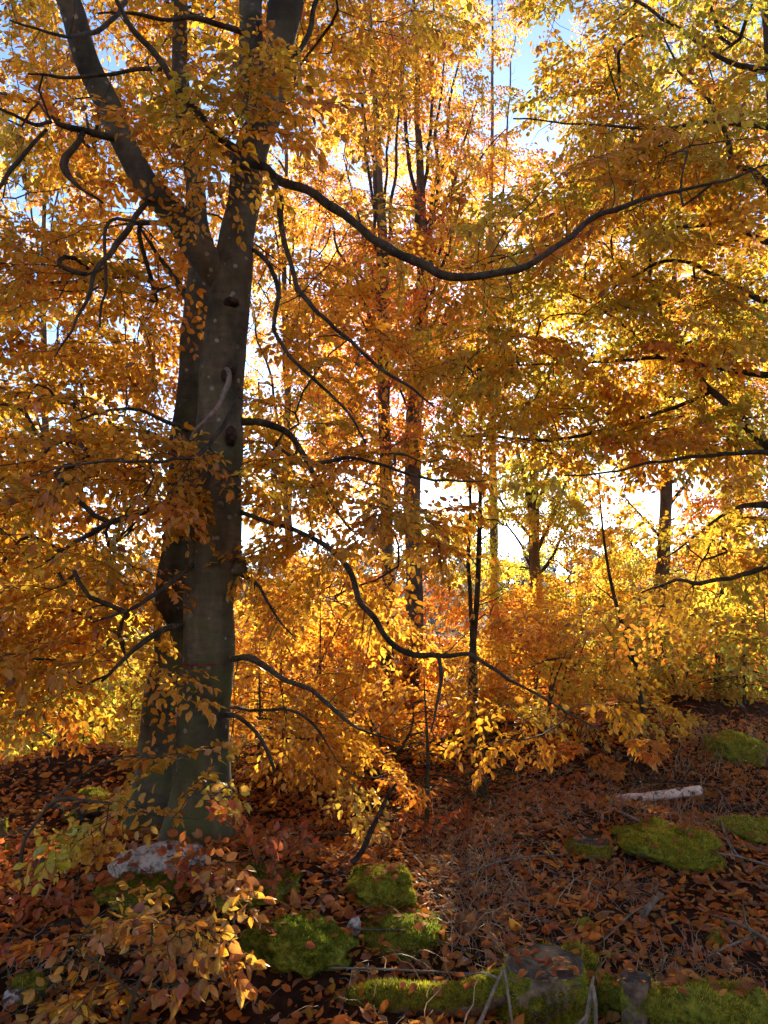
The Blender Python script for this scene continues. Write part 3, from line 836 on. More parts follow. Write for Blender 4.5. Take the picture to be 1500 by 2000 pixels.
# keep the forked stem and its left limb in view, apart from the few sprays that hang before them
LINE = np.array([(130, 0), (148, 60), (180, 145), (215, 220), (255, 300), (295, 365), (345, 425), (390, 480), (430, 540), (440, 600), (438, 680), (432, 760), (430, 830), (478, 400), (490, 320), (410, 1040), (405, 1130), (400, 1220), (395, 1320), (390, 1420), (380, 1520)])
qx, qy, qd = project(T)
near = np.min(np.hypot(qx[:, None] - LINE[:, 0], qy[:, None] - LINE[:, 1]), 1)
T = T[~((T[:, 1] < D0 + .1) & (near < 95))]
T = np.vstack([T, targets([(440, 240, 110, 50, 3.9, 4.2, 14), (350, 340, 60, 30, 3.9, 4.2, 4), (300, 905, 190, 35, 3.8, 4.3, 15), (430, 935, 50, 30, 3.9, 4.2, 5)])])
tr.grow(T, MAINPAL, lod=1, droop=0.16, tilt=0.36, toward=(0, -0.2, 0), thick=0.0065, twfull=True)

# second stem behind the first
B2 = gp(318, 1640)
t2 = Tree('beech_tree', 'second straight beech trunk close behind left of the big forked beech', 'tree', B2)
D2 = B2[1] + .45
t2.pbough([(300, 1660, D2, 100), (312, 1550, D2, 94), (325, 1400, D2, 84), (338, 1250, D2, 78), (350, 1100, D2, 74), (360, 950, D2, 68), (368, 800, D2, 60), (378, 680, D2, 58), (390, 560, D2, 52), (388, 440, D2 + .05, 42), (372, 320, D2 + .1, 36), (358, 200, D2 + .1, 34), (352, 60, D2 + .1, 30), (350, -150, D2, 24), (350, -400, D2, 14)],
          name='trunk', sides=30, step=0.05, rough=0.07, flare=(B2[2], 0.2, 0.3, 3), seed=8)
t2.pbough([(378, 600, D2, 20), (340, 540, D2 + .1, 12), (310, 500, D2 + .15, 8), (270, 440, D2 + .2, 5)], seed=71, mat=M['branch'])
t2.pbough([(365, 900, D2, 14), (300, 850, D2 + .2, 10), (220, 840, D2 + .3, 6)], seed=72, mat=M['branch'])
t2.grow(targets([(300, 450, 170, 150, 5.2, 6.6, 22), (420, 60, 160, 120, 5.2, 6.6, 14), (180, 760, 200, 120, 5.4, 6.8, 24), (560, 620, 120, 160, 5.2, 6.4, 12), (180, 1050, 180, 130, 5.4, 6.8, 20), (200, 250, 200, 150, 5.2, 6.8, 16)]),
        [(4, GOLD), (3, AMBER), (2, ORANGE), (1, LEMON)], lod=1, droop=0.2, tilt=0.45, parts=False)

# ------------------------------------------------------------------ right-hand beech, its stem at the frame edge
Bx = gp(1475, 1560); Bx = np.array([2.62, 6.3, float(G(2.62, 6.3))])
t3 = Tree('beech_tree', 'wide beech at the right with layered olive gold foliage over arching boughs', 'tree', Bx)
D3 = 5.25
Bx = np.array([(1562 - 750) / F * D3 * 1.0, D3, 0]); Bx[2] = float(G(Bx[0], Bx[1])); t3.base = Bx; t3.root.location = Bx
t3.bough([[Bx[0] + .02, D3, Bx[2] - .2, .10], [Bx[0] + .0, D3, Bx[2] + .6, .08], [Bx[0], D3, 1.6, .075], [Bx[0] + .02, D3, 2.8, .07], [Bx[0] - .02, D3, 4.2, .065], [Bx[0] + .05, D3 + .1, 5.6, .05], [Bx[0], D3 + .1, 7.0, .03]],
         name='trunk', sides=20, rough=0.07, flare=(Bx[2], .15, .3, 3), seed=15)
RL = [
 [(1510, 880, D3, 22), (1470, 835, D3 + .1, 20), (1425, 800, D3 + .2, 18), (1385, 760, D3 + .3, 14), (1345, 700, D3 + .4, 11), (1310, 640, D3 + .5, 9), (1275, 560, D3 + .6, 8), (1260, 480, D3 + .7, 6), (1230, 410, D3 + .8, 4)],
 [(1512, 742, D3, 14), (1450, 728, D3 + .1, 12), (1370, 712, D3 + .2, 9), (1290, 700, D3 + .3, 8), (1180, 705, D3 + .4, 6), (1060, 712, D3 + .5, 4), (960, 715, D3 + .6, 3)],
 [(1400, 765, D3 + .28, 9), (1330, 790, D3 + .4, 8), (1240, 818, D3 + .5, 8), (1140, 850, D3 + .6, 7), (1030, 858, D3 + .7, 6), (900, 850, D3 + .8, 4), (820, 858, D3 + .9, 2)],
 [(1512, 886, D3, 11), (1440, 885, D3 - .1, 9), (1350, 892, D3 - .2, 7), (1270, 905, D3 - .3, 6), (1180, 925, D3 - .4, 4), (1100, 930, D3 - .4, 3)],
 [(1515, 380, D3, 22), (1470, 330, D3 + .1, 14), (1430, 320, D3 + .2, 12), (1420, 260, D3 + .2, 10), (1385, 200, D3 + .3, 8), (1330, 140, D3 + .4, 6), (1290, 60, D3 + .5, 4)],
 [(1512, 480, D3, 14), (1400, 440, D3 + .3, 9), (1250, 450, D3 + .5, 8), (1130, 462, D3 + .6, 6), (1000, 500, D3 + .7, 4), (880, 530, D3 + .8, 2)],
 [(1512, 600, D3, 14), (1440, 560, D3 + .2, 10), (1360, 520, D3 + .3, 8), (1290, 515, D3 + .4, 6), (1200, 560, D3 + .5, 4)],
 [(1512, 150, D3, 16), (1420, 120, D3 + .2, 10), (1300, 40, D3 + .4, 8), (1180, -40, D3 + .5, 5)],
 [(1512, 250, D3, 14), (1400, 240, D3 - .1, 9), (1280, 250, D3 - .2, 7), (1150, 245, D3 - .2, 5), (1000, 230, D3 - .2, 3)],
 [(1505, 990, D3, 14), (1465, 985, D3 + .05, 11), (1420, 1000, D3 + .1, 7), (1370, 1040, D3 + .2, 5), (1300, 1090, D3 + .3, 3)],
 [(1512, 1090, D3, 12), (1430, 1125, D3 - .1, 9), (1370, 1140, D3 - .15, 10), (1330, 1132, D3 - .2, 7), (1250, 1160, D3 - .2, 3)],
 [(1290, 700, D3 + .3, 6), (1220, 640, D3 + .4, 5), (1150, 590, D3 + .5, 4), (1080, 560, D3 + .5, 3)],
]
for k, Lm in enumerate(RL):
    t3.pbough(Lm, sides=8, step=0.04, rough=0.14, jit=0.6, seed=30 + k, mat=M['branch'])
RPAL = [(4, GOLD), (4.5, OLIVE), (1.6, LEMON), (2.5, LIME), (2.6, AMBER), (1.0, ORANGE)]
T = targets([
 (1300, 100, 260, 170, 5.0, 7.2, 89), (1150, 60, 120, 110, 5.0, 7, 26), (1380, 330, 200, 130, 5, 7.2, 60), (1180, 300, 160, 110, 5.0, 7.2, 43), (1330, -200, 380, 180, 5, 7.2, 60),
 (1300, 520, 260, 100, 4.9, 7.2, 55), (1060, 480, 180, 90, 5.2, 7.2, 36), (1180, 620, 280, 80, 5.0, 7.0, 50), (1150, 720, 320, 60, 5.2, 7.0, 50), (1080, 810, 260, 60, 5.4, 7.0, 50), (1380, 680, 160, 140, 5.2, 7.2, 43),
 (1350, 840, 180, 50, 5.0, 6.8, 22), (1200, 880, 200, 28, 5.0, 6.4, 14), (1420, 1080, 130, 100, 5.0, 6.8, 29), (1620, 500, 180, 700, 4.8, 7, 84), (960, 660, 110, 100, 5.6, 7.2, 17), (1400, 1180, 130, 60, 5, 6.6, 17)])
t3.grow(T, RPAL, lod=1, droop=0.1, tilt=0.3, thick=0.0075)

# the wood goes on behind the viewpoint
wb = Buf(); r = np.random.default_rng(5)
for k in range(12):
    a = r.uniform(-1.9, 1.9); R0 = r.uniform(7, 16); cx, cyy = R0 * math.sin(a), -R0 * math.cos(a) * 0.9 - 2
    g = float(G(cx, cyy)); H = r.uniform(9, 14)
    n = 2600; u = r.random(n); rad = (0.5 + 2.2 * np.sin(np.clip(u, .05, 1) * 2.9)) * np.sqrt(r.random(n)); an = r.uniform(0, 6.283, n)
    P = np.stack([cx + rad * np.cos(an), cyy + rad * np.sin(an), g + .8 + u * H], 1)
    leaves_buf(wb, P, r.normal(0, 1, (n, 3)), r.normal(0, 1, (n, 3)) + np.array([0, 0, 1.0]), np.full(n, .36), pal_cols([(3, GOLD), (2, AMBER), (1, OLIVE)], n, 1), 0)
link('surrounding_forest', wb.mesh('surrounding_forest', M['leaf']), kind='stuff', label='autumn wood that goes on behind the viewpoint', cat='forest')
# ------------------------------------------------------------------ middle-distance trees
def stem_tree(name, label, stems, regs, pal, group=None, lod=0, size=1.0, scale=1.0, bark='farbark', droop=0.1, tilt=0.35, parts=False, twigs=False, extra=(), rspray=0.0026, thick=0.02, cat='tree', tmpl=None, tname='trunk', holes=True, stwig='branch', toward=None, regs2=None, pal2=None):
    d = stems[0][0][2]
    b = pix(stems[0][0][0], 1400, d); b[2] = float(G(b[0], b[1]))
    t = Tree(name, label, cat, b, group, bark, stwig)
    for k, st in enumerate(stems):
        P = [[*pix(a, bb, dd), w * 0.5 * dd / F] for a, bb, dd, w in st]
        # start in the ground
        gxy = P[0][:2]; gz = float(G(gxy[0], gxy[1])) - 0.15
        if k == 0 or len(st[0]) > 4: P = [[gxy[0], gxy[1], gz, P[0][3] * 1.2]] + [p for p in P if p[2] > gz + 0.15]
        t.bough(P, name=tname, sides=12 if P[0][3] > .03 else 7, step=max(0.08, 0.012 * d), rough=0.08, jit=0.5, seed=60 + k + int(stems[0][0][0]))
    for k, e in enumerate(extra):
        t.pbough(e, sides=6, step=0.012 * d, rough=0.1, jit=0.8, seed=90 + k, mat=M[stwig])
    t.grow(targets(regs, holes), pal, lod=lod, size=size, scale=scale, droop=droop, tilt=tilt, parts=parts, twigs=twigs, rspray=rspray, thick=thick, tmpl=tmpl, toward=toward)
    if regs2: t.grow(targets(regs2, holes), pal2, lod=lod, size=size, scale=scale, droop=droop, tilt=tilt, parts=parts, twigs=twigs, rspray=rspray, thick=thick, tmpl=tmpl, toward=toward)
    return t

# the pair of straight stems in the middle
up = lambda x0, y0, x1, y1, d, w: [(x0, y0, d, w), ((x0 * .6 + x1 * .4) + 3, y0 * .6 + y1 * .4, d, w * .8), ((x0 * .25 + x1 * .75) - 2, y0 * .25 + y1 * .75, d, w * .6), (x1, y1, d, w * .25)]
stem_tree('beech_tree', 'slim straight tree with reddish orange leaves, left stem of the middle pair', [[(762, 1400, 10, 27), (758, 1200, 10, 26), (755, 1000, 10, 25), (752, 800, 10, 24), (748, 600, 10, 22), (745, 450, 10, 18), (738, 300, 10, 14), (730, 150, 10, 10), (722, 0, 10, 6), (715, -200, 10, 3)]],
 [(740, 300, 130, 280, 9, 11.5, 84), (700, 650, 110, 160, 9, 11.5, 76), (690, 860, 90, 90, 9, 11, 34), (640, 480, 110, 150, 9, 11, 36), (720, 60, 150, 120, 9, 11.5, 40)],
 [(2.5, ORANGE), (4, AMBER), (3, GOLD)], size=1.12, scale=1.15,
 extra=[up(752, 700, 640, 420, 10, 9), up(750, 620, 700, 130, 10, 9), up(748, 520, 690, 20, 10, 8), up(750, 560, 790, 100, 10, 8), up(754, 760, 690, 560, 10, 6), up(750, 640, 670, 300, 9.8, 7), up(745, 450, 770, -40, 10, 6)])
stem_tree('beech_tree', 'slim tree with many upright stems and red leaves, right stem of the middle pair', [[(806, 1400, 10.6, 36), (806, 1200, 10.6, 34), (806, 1000, 10.6, 33), (812, 800, 10.6, 32), (822, 640, 10.6, 28), (826, 480, 10.6, 22), (820, 300, 10.6, 15), (812, 120, 10.6, 10), (808, -60, 10.6, 6)]],
 [(850, 600, 110, 150, 9.6, 12.4, 105), (860, 800, 100, 90, 9.6, 12, 55), (830, 470, 70, 70, 9.6, 12.4, 24), (800, 1130, 60, 130, 10.8, 12, 12)],
 [(3, ORANGE), (4, RED), (1.5, AMBER)], regs2=[(840, 260, 130, 240, 9.6, 12.4, 80), (940, 430, 90, 170, 9.6, 12.4, 26), (860, 40, 140, 110, 9.6, 12.4, 36)], pal2=[(3, GOLD), (1.5, LEMON), (2, AMBER), (1, LIME)], size=1.12, scale=1.15,
 extra=[up(815, 760, 900, 380, 10.6, 12), up(818, 700, 870, 120, 10.6, 11), up(824, 600, 780, 60, 10.6, 11), up(826, 560, 930, 200, 10.8, 9), up(824, 520, 850, -20, 10.6, 9), up(820, 650, 880, 440, 10.4, 10), up(826, 500, 910, 60, 10.7, 8), up(815, 450, 990, 250, 10.9, 7), up(812, 860, 740, 640, 10.5, 6)])

# tree with the green-gold crown near the sun
stem_tree('beech_tree', 'dark forked tree with thin olive crown standing in the bright sky gap', [[(1045, 1330, 14, 28), (1045, 1150, 14, 24), (1042, 1050, 14, 22), (1043, 960, 14, 18), (1044, 870, 14, 14), (1048, 760, 14, 8), (1052, 600, 14, 4)]],
 [(1040, 760, 170, 70, 13, 16, 34), (1100, 970, 60, 60, 13, 15, 55), (960, 920, 120, 30, 13, 15, 26), (1180, 1000, 60, 50, 13, 15, 24), (975, 985, 60, 50, 13, 15, 30), (1050, 1030, 80, 50, 13, 15, 34), (900, 1020, 50, 40, 13, 15, 18), (1040, 900, 60, 40, 13, 15, 22), (960, 1110, 60, 45, 13, 16, 20), (1050, 1150, 100, 40, 13, 16, 50), (1180, 1070, 60, 50, 13, 16, 20), (890, 1040, 50, 40, 13, 16, 20)],
 [(5, OLIVE), (2, LIME), (1.5, GOLD), (1, AMBER)], size=1.25, scale=1.2,
 extra=[up(1044, 1100, 1010, 830, 14, 12), up(1044, 1090, 1120, 920, 14, 10), up(1043, 1060, 960, 950, 14, 8), up(1046, 1120, 1160, 960, 14, 8), up(1044, 1000, 1090, 840, 14, 8), up(1040, 1110, 980, 1000, 14, 6), up(1043, 960, 1000, 760, 14, 6)])
stem_tree('beech_tree', 'straight grey trunk rising behind the golden bushes on the right', [[(1290, 1420, 12.5, 26), (1290, 1250, 12.5, 26), (1292, 1100, 12.5, 26), (1298, 1000, 12.5, 24), (1303, 880, 12.5, 22), (1306, 780, 12.5, 18), (1310, 640, 12.5, 13), (1316, 450, 12.5, 8), (1320, 250, 12.80, 4)]],
 [(1330, 760, 180, 110, 11.5, 14.5, 90), (1200, 850, 140, 40, 11.5, 14.5, 24), (1390, 960, 70, 70, 11.5, 14, 36), (1280, 500, 220, 180, 11.5, 15, 120), (1180, 1050, 80, 50, 11.5, 14.5, 40), (1340, 1130, 140, 90, 11.5, 14.5, 90), (1280, 200, 230, 200, 12, 16, 90)],
 [(3, GOLD), (2, AMBER), (2, OLIVE), (1.5, ORANGE), (1, LIME)], size=1.2, scale=1.2,
 extra=[up(1300, 900, 1340, 830, 12.5, 14), up(1300, 1000, 1400, 860, 12.5, 8), up(1302, 900, 1250, 700, 12.5, 8), up(1306, 780, 1400, 560, 12.5, 8), up(1295, 1060, 1210, 960, 12.5, 6)])
t5 = stem_tree('young_tree', 'very thin dark pole-like tree left of the right frame edge', [[(1400, 1430, 8.2, 11), (1404, 1250, 8.2, 11), (1410, 1100, 8.2, 10), (1418, 980, 8.2, 10), (1424, 860, 8.2, 9), (1430, 700, 8.2, 6), (1436, 500, 8.2, 3)]],
 [(1440, 980, 60, 60, 7.8, 9, 14), (1440, 1230, 60, 40, 7.8, 9, 10), (1430, 800, 70, 120, 7.8, 9, 14)], [(2, RUST), (3, ORANGE), (2, AMBER)], lod=1, stwig='branch', bark='branch',
 extra=[up(1412, 1040, 1350, 980, 8.2, 3), up(1416, 1000, 1480, 940, 8.2, 3), up(1410, 1100, 1360, 1130, 8.2, 3), up(1422, 900, 1380, 850, 8.2, 3), up(1408, 1160, 1470, 1120, 8.2, 3)])
# two thin young stems
for (xb, w, lab) in ((914, 10, 'thin young dark stem, left of the close pair in the clearing'), (926, 12, 'thin young dark stem, right of the close pair in the clearing')):
    x2 = xb + (8 if xb > 920 else -2)
    stem_tree('young_tree', lab, [[(xb, 1490, 6.9, w + 2), (xb + 1, 1380, 6.9, w), (xb + 3, 1250, 6.9, w - 1), (x2 + 3, 1100, 6.9, w - 2), (x2 + 4, 980, 6.9, w - 4), (x2 + 6, 880, 6.9, 3)]],
      [(xb, 1010, 60, 60, 6.6, 7.4, 3), (xb + 20, 1300, 70, 80, 6.6, 7.4, 4)], [(2, OLIVE), (2, AMBER)], lod=1, bark='branch',
      extra=[up(x2, 1110, x2 - 60, 1050, 6.9, 3), up(x2, 1060, x2 + 55, 1010, 6.9, 3), up(x2, 1020, x2 - 50, 960, 6.9, 3), up(x2, 1180, x2 + 60, 1150, 6.9, 3)])
stem_tree('young_tree', 'leaning slender sapling with bare curved top in front of golden bushes', [[(1272, 1465, 6.6, 13), (1258, 1380, 6.6, 10), (1240, 1300, 6.6, 9), (1212, 1210, 6.6, 8), (1195, 1140, 6.6, 7), (1180, 1050, 6.6, 5), (1172, 960, 6.6, 3)]],
 [(1290, 1400, 60, 50, 6.2, 7, 6), (1230, 1320, 70, 60, 6.3, 7.2, 8)], [(3, GOLD), (1, LIME)], lod=1, bark='branch',
 extra=[up(1225, 1225, 1290, 1232, 6.6, 5), up(1205, 1180, 1160, 1130, 6.6, 4), up(1240, 1300, 1175, 1210, 6.6, 4)])

# ------------------------------------------------------------------ understorey beeches
def bush(label, cx, base_y, d, regs, pal, n_stem=4, size=1.0, parts=True, lod=1, spread=90, top=180, group=None, scale=1.0, name='young_beech'):
    b = pix(cx, base_y, d); b[2] = float(G(b[0], b[1]))
    t = Tree(name, label, 'young tree', b, group, 'branch', 'branch')
    rr = np.random.default_rng(int(cx + d * 10))
    px0, py0, _ = project(b)
    for k in range(n_stem):
        ex = cx + rr.uniform(-1, 1) * spread; ey = regs[0][1] + rr.uniform(-.6, .4) * regs[0][3]
        p0 = b + np.array([rr.normal(0, .05), rr.normal(0, .05), -.08]); p1 = pix(ex, ey, d + rr.uniform(-.4, .4))
        mid = p0 * .5 + p1 * .5 + np.array([rr.normal(0, .08), rr.normal(0, .1), .1])
        t.bough([[*p0, .016], [*mid, .011], [*p1, .004]], name='stem', sides=6, step=.08, rough=.1, jit=.8, seed=k + int(cx))
    t.grow(targets(regs, False), pal, lod=lod, size=size, scale=scale, droop=.08, tilt=.45, parts=parts, twigs=(lod > 0), thick=0.03, toward=(0, -.1, 0))
    return t
bush('bushy young beech glowing yellow gold, right of the two thin stems', 1080, 1450, 7.6, [(1060, 1280, 130, 90, 7.2, 8.2, 38), (1080, 1370, 150, 60, 7.2, 8.4, 32), (1150, 1200, 80, 30, 7.6, 8.4, 8)], [(5, GOLD), (1, LEMON), (4, AMBER), (1.5, ORANGE)], 7)
bush('orange gold young beech filling the gap right of the big trunk', 600, 1500, 7.0, [(600, 1230, 120, 120, 6.6, 8.4, 60), (600, 1400, 130, 90, 6.6, 8.0, 55), (520, 1150, 60, 80, 6.6, 8, 16)], [(4, AMBER), (4, GOLD), (2, ORANGE), (1.5, LEMON)], 5)
bush('low orange young beech below the middle pair of stems', 740, 1500, 6.8, [(690, 1410, 90, 80, 6.8, 7.8, 24), (850, 1420, 60, 50, 7.2, 8, 10), (790, 1470, 80, 30, 6.8, 7.4, 8), (650, 1490, 170, 35, 6.2, 7.2, 30)], [(4, AMBER), (3, ORANGE), (3, GOLD)], 4)
bush('bright yellow green young beech glowing at the left behind the drooping spray', 120, 1560, 6.8, [(120, 1410, 200, 90, 6.4, 8.2, 56), (-60, 1380, 160, 160, 6.2, 8, 26), (250, 1330, 90, 80, 6.6, 8, 18)], [(4, LEMON), (5, LIME), (2, GOLD)], 6)
bush('olive gold young beech under the wide right beech', 1330, 1430, 8.4, [(1340, 1260, 140, 80, 7.8, 9.6, 46), (1400, 1350, 130, 50, 7.8, 9.4, 26), (1210, 1300, 70, 90, 8, 9.4, 22)], [(3, GOLD), (3, OLIVE), (2, LIME)], 4)
bush('small russet young beech beside the fallen pale log', 1250, 1520, 5.9, [(1240, 1465, 110, 28, 5.6, 6.4, 5), (1120, 1465, 60, 20, 5.6, 6.3, 3)], [(3, ORANGE), (3, AMBER), (1, RUST)], 3, spread=50, scale=.7)
bush('red orange young maple far back between the right trunks', 1350, 1330, 11, [(1340, 1320, 60, 55, 10.4, 11.6, 40), (1440, 1300, 60, 60, 10.4, 12, 20)], [(4, (0.75, .2, .05)), (2, ORANGE)], 3, parts=False, lod=0, size=1.2, name='young_maple')
# further bushes closing the view on the slope
FB = [(160, 1330, 10, LIME, 'yellow green bush far back at the left edge of the wood'), (480, 1330, 10.5, GOLD, 'golden bush far back just right of the big trunk'), (680, 1300, 11, AMBER, 'amber bush far back left of the middle pair of stems'),
      (900, 1330, 11.5, ORANGE, 'orange bush far back behind the two thin stems'), (1060, 1330, 12, GOLD, 'golden bush far back under the dark forked tree'), (1220, 1300, 12.5, LEMON, 'pale yellow bush far back left of the straight grey trunk'), (1430, 1300, 12.5, OLIVE, 'olive bush far back at the right edge of the wood'), (20, 1200, 11, GOLD, 'golden bush high on the far left slope')]
for cx, cyy, d, c, lab in FB:
    bush(lab, cx, cyy + 120, d, [(cx, cyy, 130, 90, d - 1, d + 1.5, 90), (cx, cyy + 90, 140, 50, d - 1, d + 1, 40), (cx, cyy - 120, 130, 60, d, d + 2, 34)], [(4, c), (3, AMBER), (2, GOLD)], 4, parts=False, lod=0, size=1.25, scale=1.2, name='beech_bush')
# tall background crowns
TB = [(560, 14, [(580, 560, 170, 260, 13, 17, 150), (600, 880, 130, 130, 13, 16, 90), (560, 200, 200, 200, 13, 17, 60)], [(3, GOLD), (3, AMBER), (1, LIME)], 'tall golden beech far behind, just right of the big forked trunk'),
      (90, 14, [(80, 550, 220, 300, 13, 17, 90), (150, 950, 260, 120, 13, 17, 100), (80, 150, 240, 200, 13, 17, 24)], [(3, GOLD), (3, AMBER), (1, LEMON)], 'tall golden beech far behind at the left edge'),
      (960, 17, [(960, 640, 140, 130, 15, 17, 70), (965, 250, 60, 150, 14, 16.5, 30), (960, 60, 60, 80, 14, 16.5, 16), (960, 420, 120, 140, 15, 18, 60), (1080, 420, 120, 130, 15, 18, 36), (760, 700, 120, 160, 15, 17, 70), (760, 350, 130, 200, 15, 17, 50)], [(3, AMBER), (3, ORANGE), (2, GOLD)], 'tall amber beech far behind, right of the middle pair'),
      (1440, 17, [(1420, 700, 150, 240, 15, 20, 80), (1420, 300, 160, 240, 15, 20, 40), (1450, 1080, 100, 100, 15, 19, 50)], [(3, ORANGE), (2, RED), (2, AMBER)], 'tall reddish beech far behind at the right edge')]
for cx, d, regs, pal, lab in TB:
    stem_tree('beech_tree', lab, [[(cx, 1400, d, 20), (cx + 4, 1000, d, 16), (cx - 4, 600, d, 11), (cx, 200, d, 6), (cx + 3, -100, d, 3)]], regs, pal, size=1.45, scale=1.4,
      extra=[up(cx, 900, cx - 90, 500, d, 6), up(cx, 800, cx + 80, 300, d, 6), up(cx, 700, cx - 60, 100, d, 5), up(cx, 600, cx + 50, 0, d, 5)])

# ------------------------------------------------------------------ small spruces
def spruce(label, px, base_y, d, h, rad, seed, col=(0.05, 0.075, 0.02), bare=0.0):
    r = np.random.default_rng(seed)
    b = pix(px, base_y, d); b[2] = float(G(b[0], b[1]))
    t = Tree('spruce_tree', label, 'tree', b, None, 'branch', 'dark')
    t.bough([[b[0], b[1], b[2] - .08, .018], [b[0] + .02, b[1], b[2] + h * .5, .012], [b[0], b[1], b[2] + h, .004]], name='trunk', sides=7, step=.1, seed=seed, node=False)
    nb = Buf(); tb = Buf()
    for z in np.arange(.12, .98, .055 / max(h, .5) * 1.3):
        for k in range(4):
            a = r.uniform(0, 2 * math.pi); L = rad * (1 - z) ** .75 * r.uniform(.7, 1.1) + .05
            n = max(4, int(L / .035)); s = np.linspace(0, 1, n)
            pts = np.stack([b[0] + np.cos(a) * L * s, b[1] + np.sin(a) * L * s, b[2] + h * z + L * (.1 * s - .45 * s ** 2)], 1)
            tb.add(*tube(pts, np.linspace(.004, .001, n), 4, cap=False))
            segs = [pts]
            for j in range(2, n, 2):
                for sg in (-1, 1):
                    l2 = L * .38 * (1 - s[j]) + .04; a2 = a + sg * .8; m = 4; u = np.linspace(0, 1, m)
                    segs.append(np.stack([pts[j, 0] + np.cos(a2) * l2 * u, pts[j, 1] + np.sin(a2) * l2 * u, pts[j, 2] - .25 * l2 * u], 1))
            for sg_ in segs:
                if len(sg_) == 4: tb.add(*tube(sg_, [.002, .0016, .0012, .0008], 4, cap=False))
                if r.random() < bare: continue
                Ls = math.dist(sg_[0], sg_[-1]); m = max(6, int(Ls / .006))
                u = r.random(m); i0 = np.minimum((u * (len(sg_) - 1)).astype(int), len(sg_) - 2); fr = (u * (len(sg_) - 1) - i0)[:, None]
                P = sg_[i0] * (1 - fr) + sg_[i0 + 1] * fr
                D = norm(sg_[-1] - sg_[0])[None] * .8 + r.normal(0, .6, (m, 3))
                D = norm(D); Sd = norm(np.cross(D, r.normal(0, 1, (m, 3)))) * .0012
                V = np.stack([P - Sd, P + Sd, P + D * .018], 1).reshape(-1, 3)
                c = np.array(col) * (0.7 + .8 * r.random((m, 1)))
                nb.add(V, np.arange(m * 3).reshape(-1, 3), c)
    if nb.n: link('needles', nb.mesh('needles', M['needle'], origin=b), t.root, kind='stuff')
    link('boughs', tb.mesh('boughs', M['dark'], origin=b), t.root, kind='stuff')
    return t
spruce('half bare little spruce with drooping twigs below the middle pair', 830, 1640, 5.3, .95, .42, 1, bare=.55)
spruce('small green spruce with bright tips in the clearing', 945, 1590, 5.6, .5, .3, 2, (0.12, 0.17, 0.03))
spruce('dark green spruce at the right edge below the olive foliage', 1455, 1420, 7.6, 1.5, .6, 3)
spruce('small dark spruce behind the big trunk on the right side', 500, 1560, 6.3, .9, .4, 4)
spruce('tall thin spruce between the straight grey trunk and the right edge', 1440, 1330, 11.5, 3.2, .8, 5, bare=.3)

# ------------------------------------------------------------------ near saplings with large leaves
def sapling(label, root, tips, pal, size, tmpl=None, stems=(), rad=.006, scale=1.0, droop=.05, tilt=.5, name='beech_sapling', toward=(0, -.2, 0)):
    t = Tree(name, label, 'sapling', root, None, 'branch', 'branch')
    for k, st in enumerate(stems):
        t.bough([[*pix(a, b, d), w * .5 * d / F] for a, b, d, w in st], name='stem', sides=6, step=.03, rough=.1, jit=.8, seed=k + 7)
    t.grow(targets(tips, False), pal, lod=2, size=size, scale=scale, droop=droop, tilt=tilt, tmpl=tmpl or SMALL, toward=toward, thick=.004, twfull=True)
    return t
r0 = gp(255, 1990)
sapling('near beech sapling with mixed brown orange and yellow leaves, bottom left', r0, [(290, 1775, 90, 20, 2.8, 3.1, 7), (210, 1840, 70, 25, 2.75, 3.0, 5), (350, 1850, 40, 30, 2.7, 2.9, 4), (240, 1925, 60, 20, 2.7, 2.9, 3)],
        [(3, AMBER), (4, (0.84, 0.5, 0.05)), (1.5, (0.55, 0.2, 0.06)), (1, ORANGE)], .92, stems=[[(240, 2060, 2.80, 8), (265, 1950, 2.85, 7), (290, 1860, 2.90, 5), (300, 1790, 2.95, 3)], [(270, 1950, 2.80, 5), (340, 1890, 2.80, 4), (390, 1870, 2.75, 3)], [(265, 1950, 2.80, 5), (190, 1880, 2.80, 4), (130, 1850, 2.80, 3)]])
r1 = gp(60, 1700)
sapling('arching spray of yellow beech leaves hanging in front of the trunk foot', r1, [(320, 1470, 50, 16, 3.5, 3.8, 3), (290, 1550, 90, 20, 3.4, 3.9, 5), (230, 1590, 80, 20, 3.4, 3.9, 5), (160, 1630, 40, 12, 3.5, 3.9, 2)],
        [(5, (0.78, 0.44, .05)), (2, LEMON), (1.5, AMBER), (.6, LIME)], 1.0, stems=[[(40, 1720, 3.7, 8), (60, 1620, 3.7, 7), (120, 1560, 3.65, 6), (200, 1570, 3.6, 5), (300, 1590, 3.55, 3), (390, 1600, 3.5, 2)], [(90, 1580, 3.68, 5), (180, 1500, 3.6, 4), (290, 1475, 3.5, 3), (370, 1490, 3.5, 2)]])
for lab, px, py, n, w in (('rust leaved seedling on the left bank, lowest of the slope', 60, 1745, 6, 70), ('orange red seedling beside the pale stone at left', 150, 1735, 4, 50), ('orange seedling growing on the mossy mound below the big trunk', 500, 1725, 6, 50), ('tiny orange seedling at the foot of the big trunk', 430, 1700, 4, 35),
                     ('rust leaved seedling in front of the pale stone', 330, 1790, 2, 40), ('bright orange seedling in the dry grass beside the middle moss rock', 840, 1655, 2, 20), ('brown leaved seedling at the left edge low in the photo', 15, 1880, 3, 25)):
    g0 = gp(px, py)
    d = g0[1]
    sapling(lab, g0, [(px, py - 38, w, 22, d - .15, d + .15, n)], [(3, (0.62, .15, .035)), (2, (0.45, .11, .035)), (1.5, (.72, .24, .04))], .95, stems=[[(px, py + 5, d, 4), (px + 5, py - 25, d, 3), (px + 12, py - 55, d, 2)]], droop=-.25, tilt=.7, name='beech_seedling')
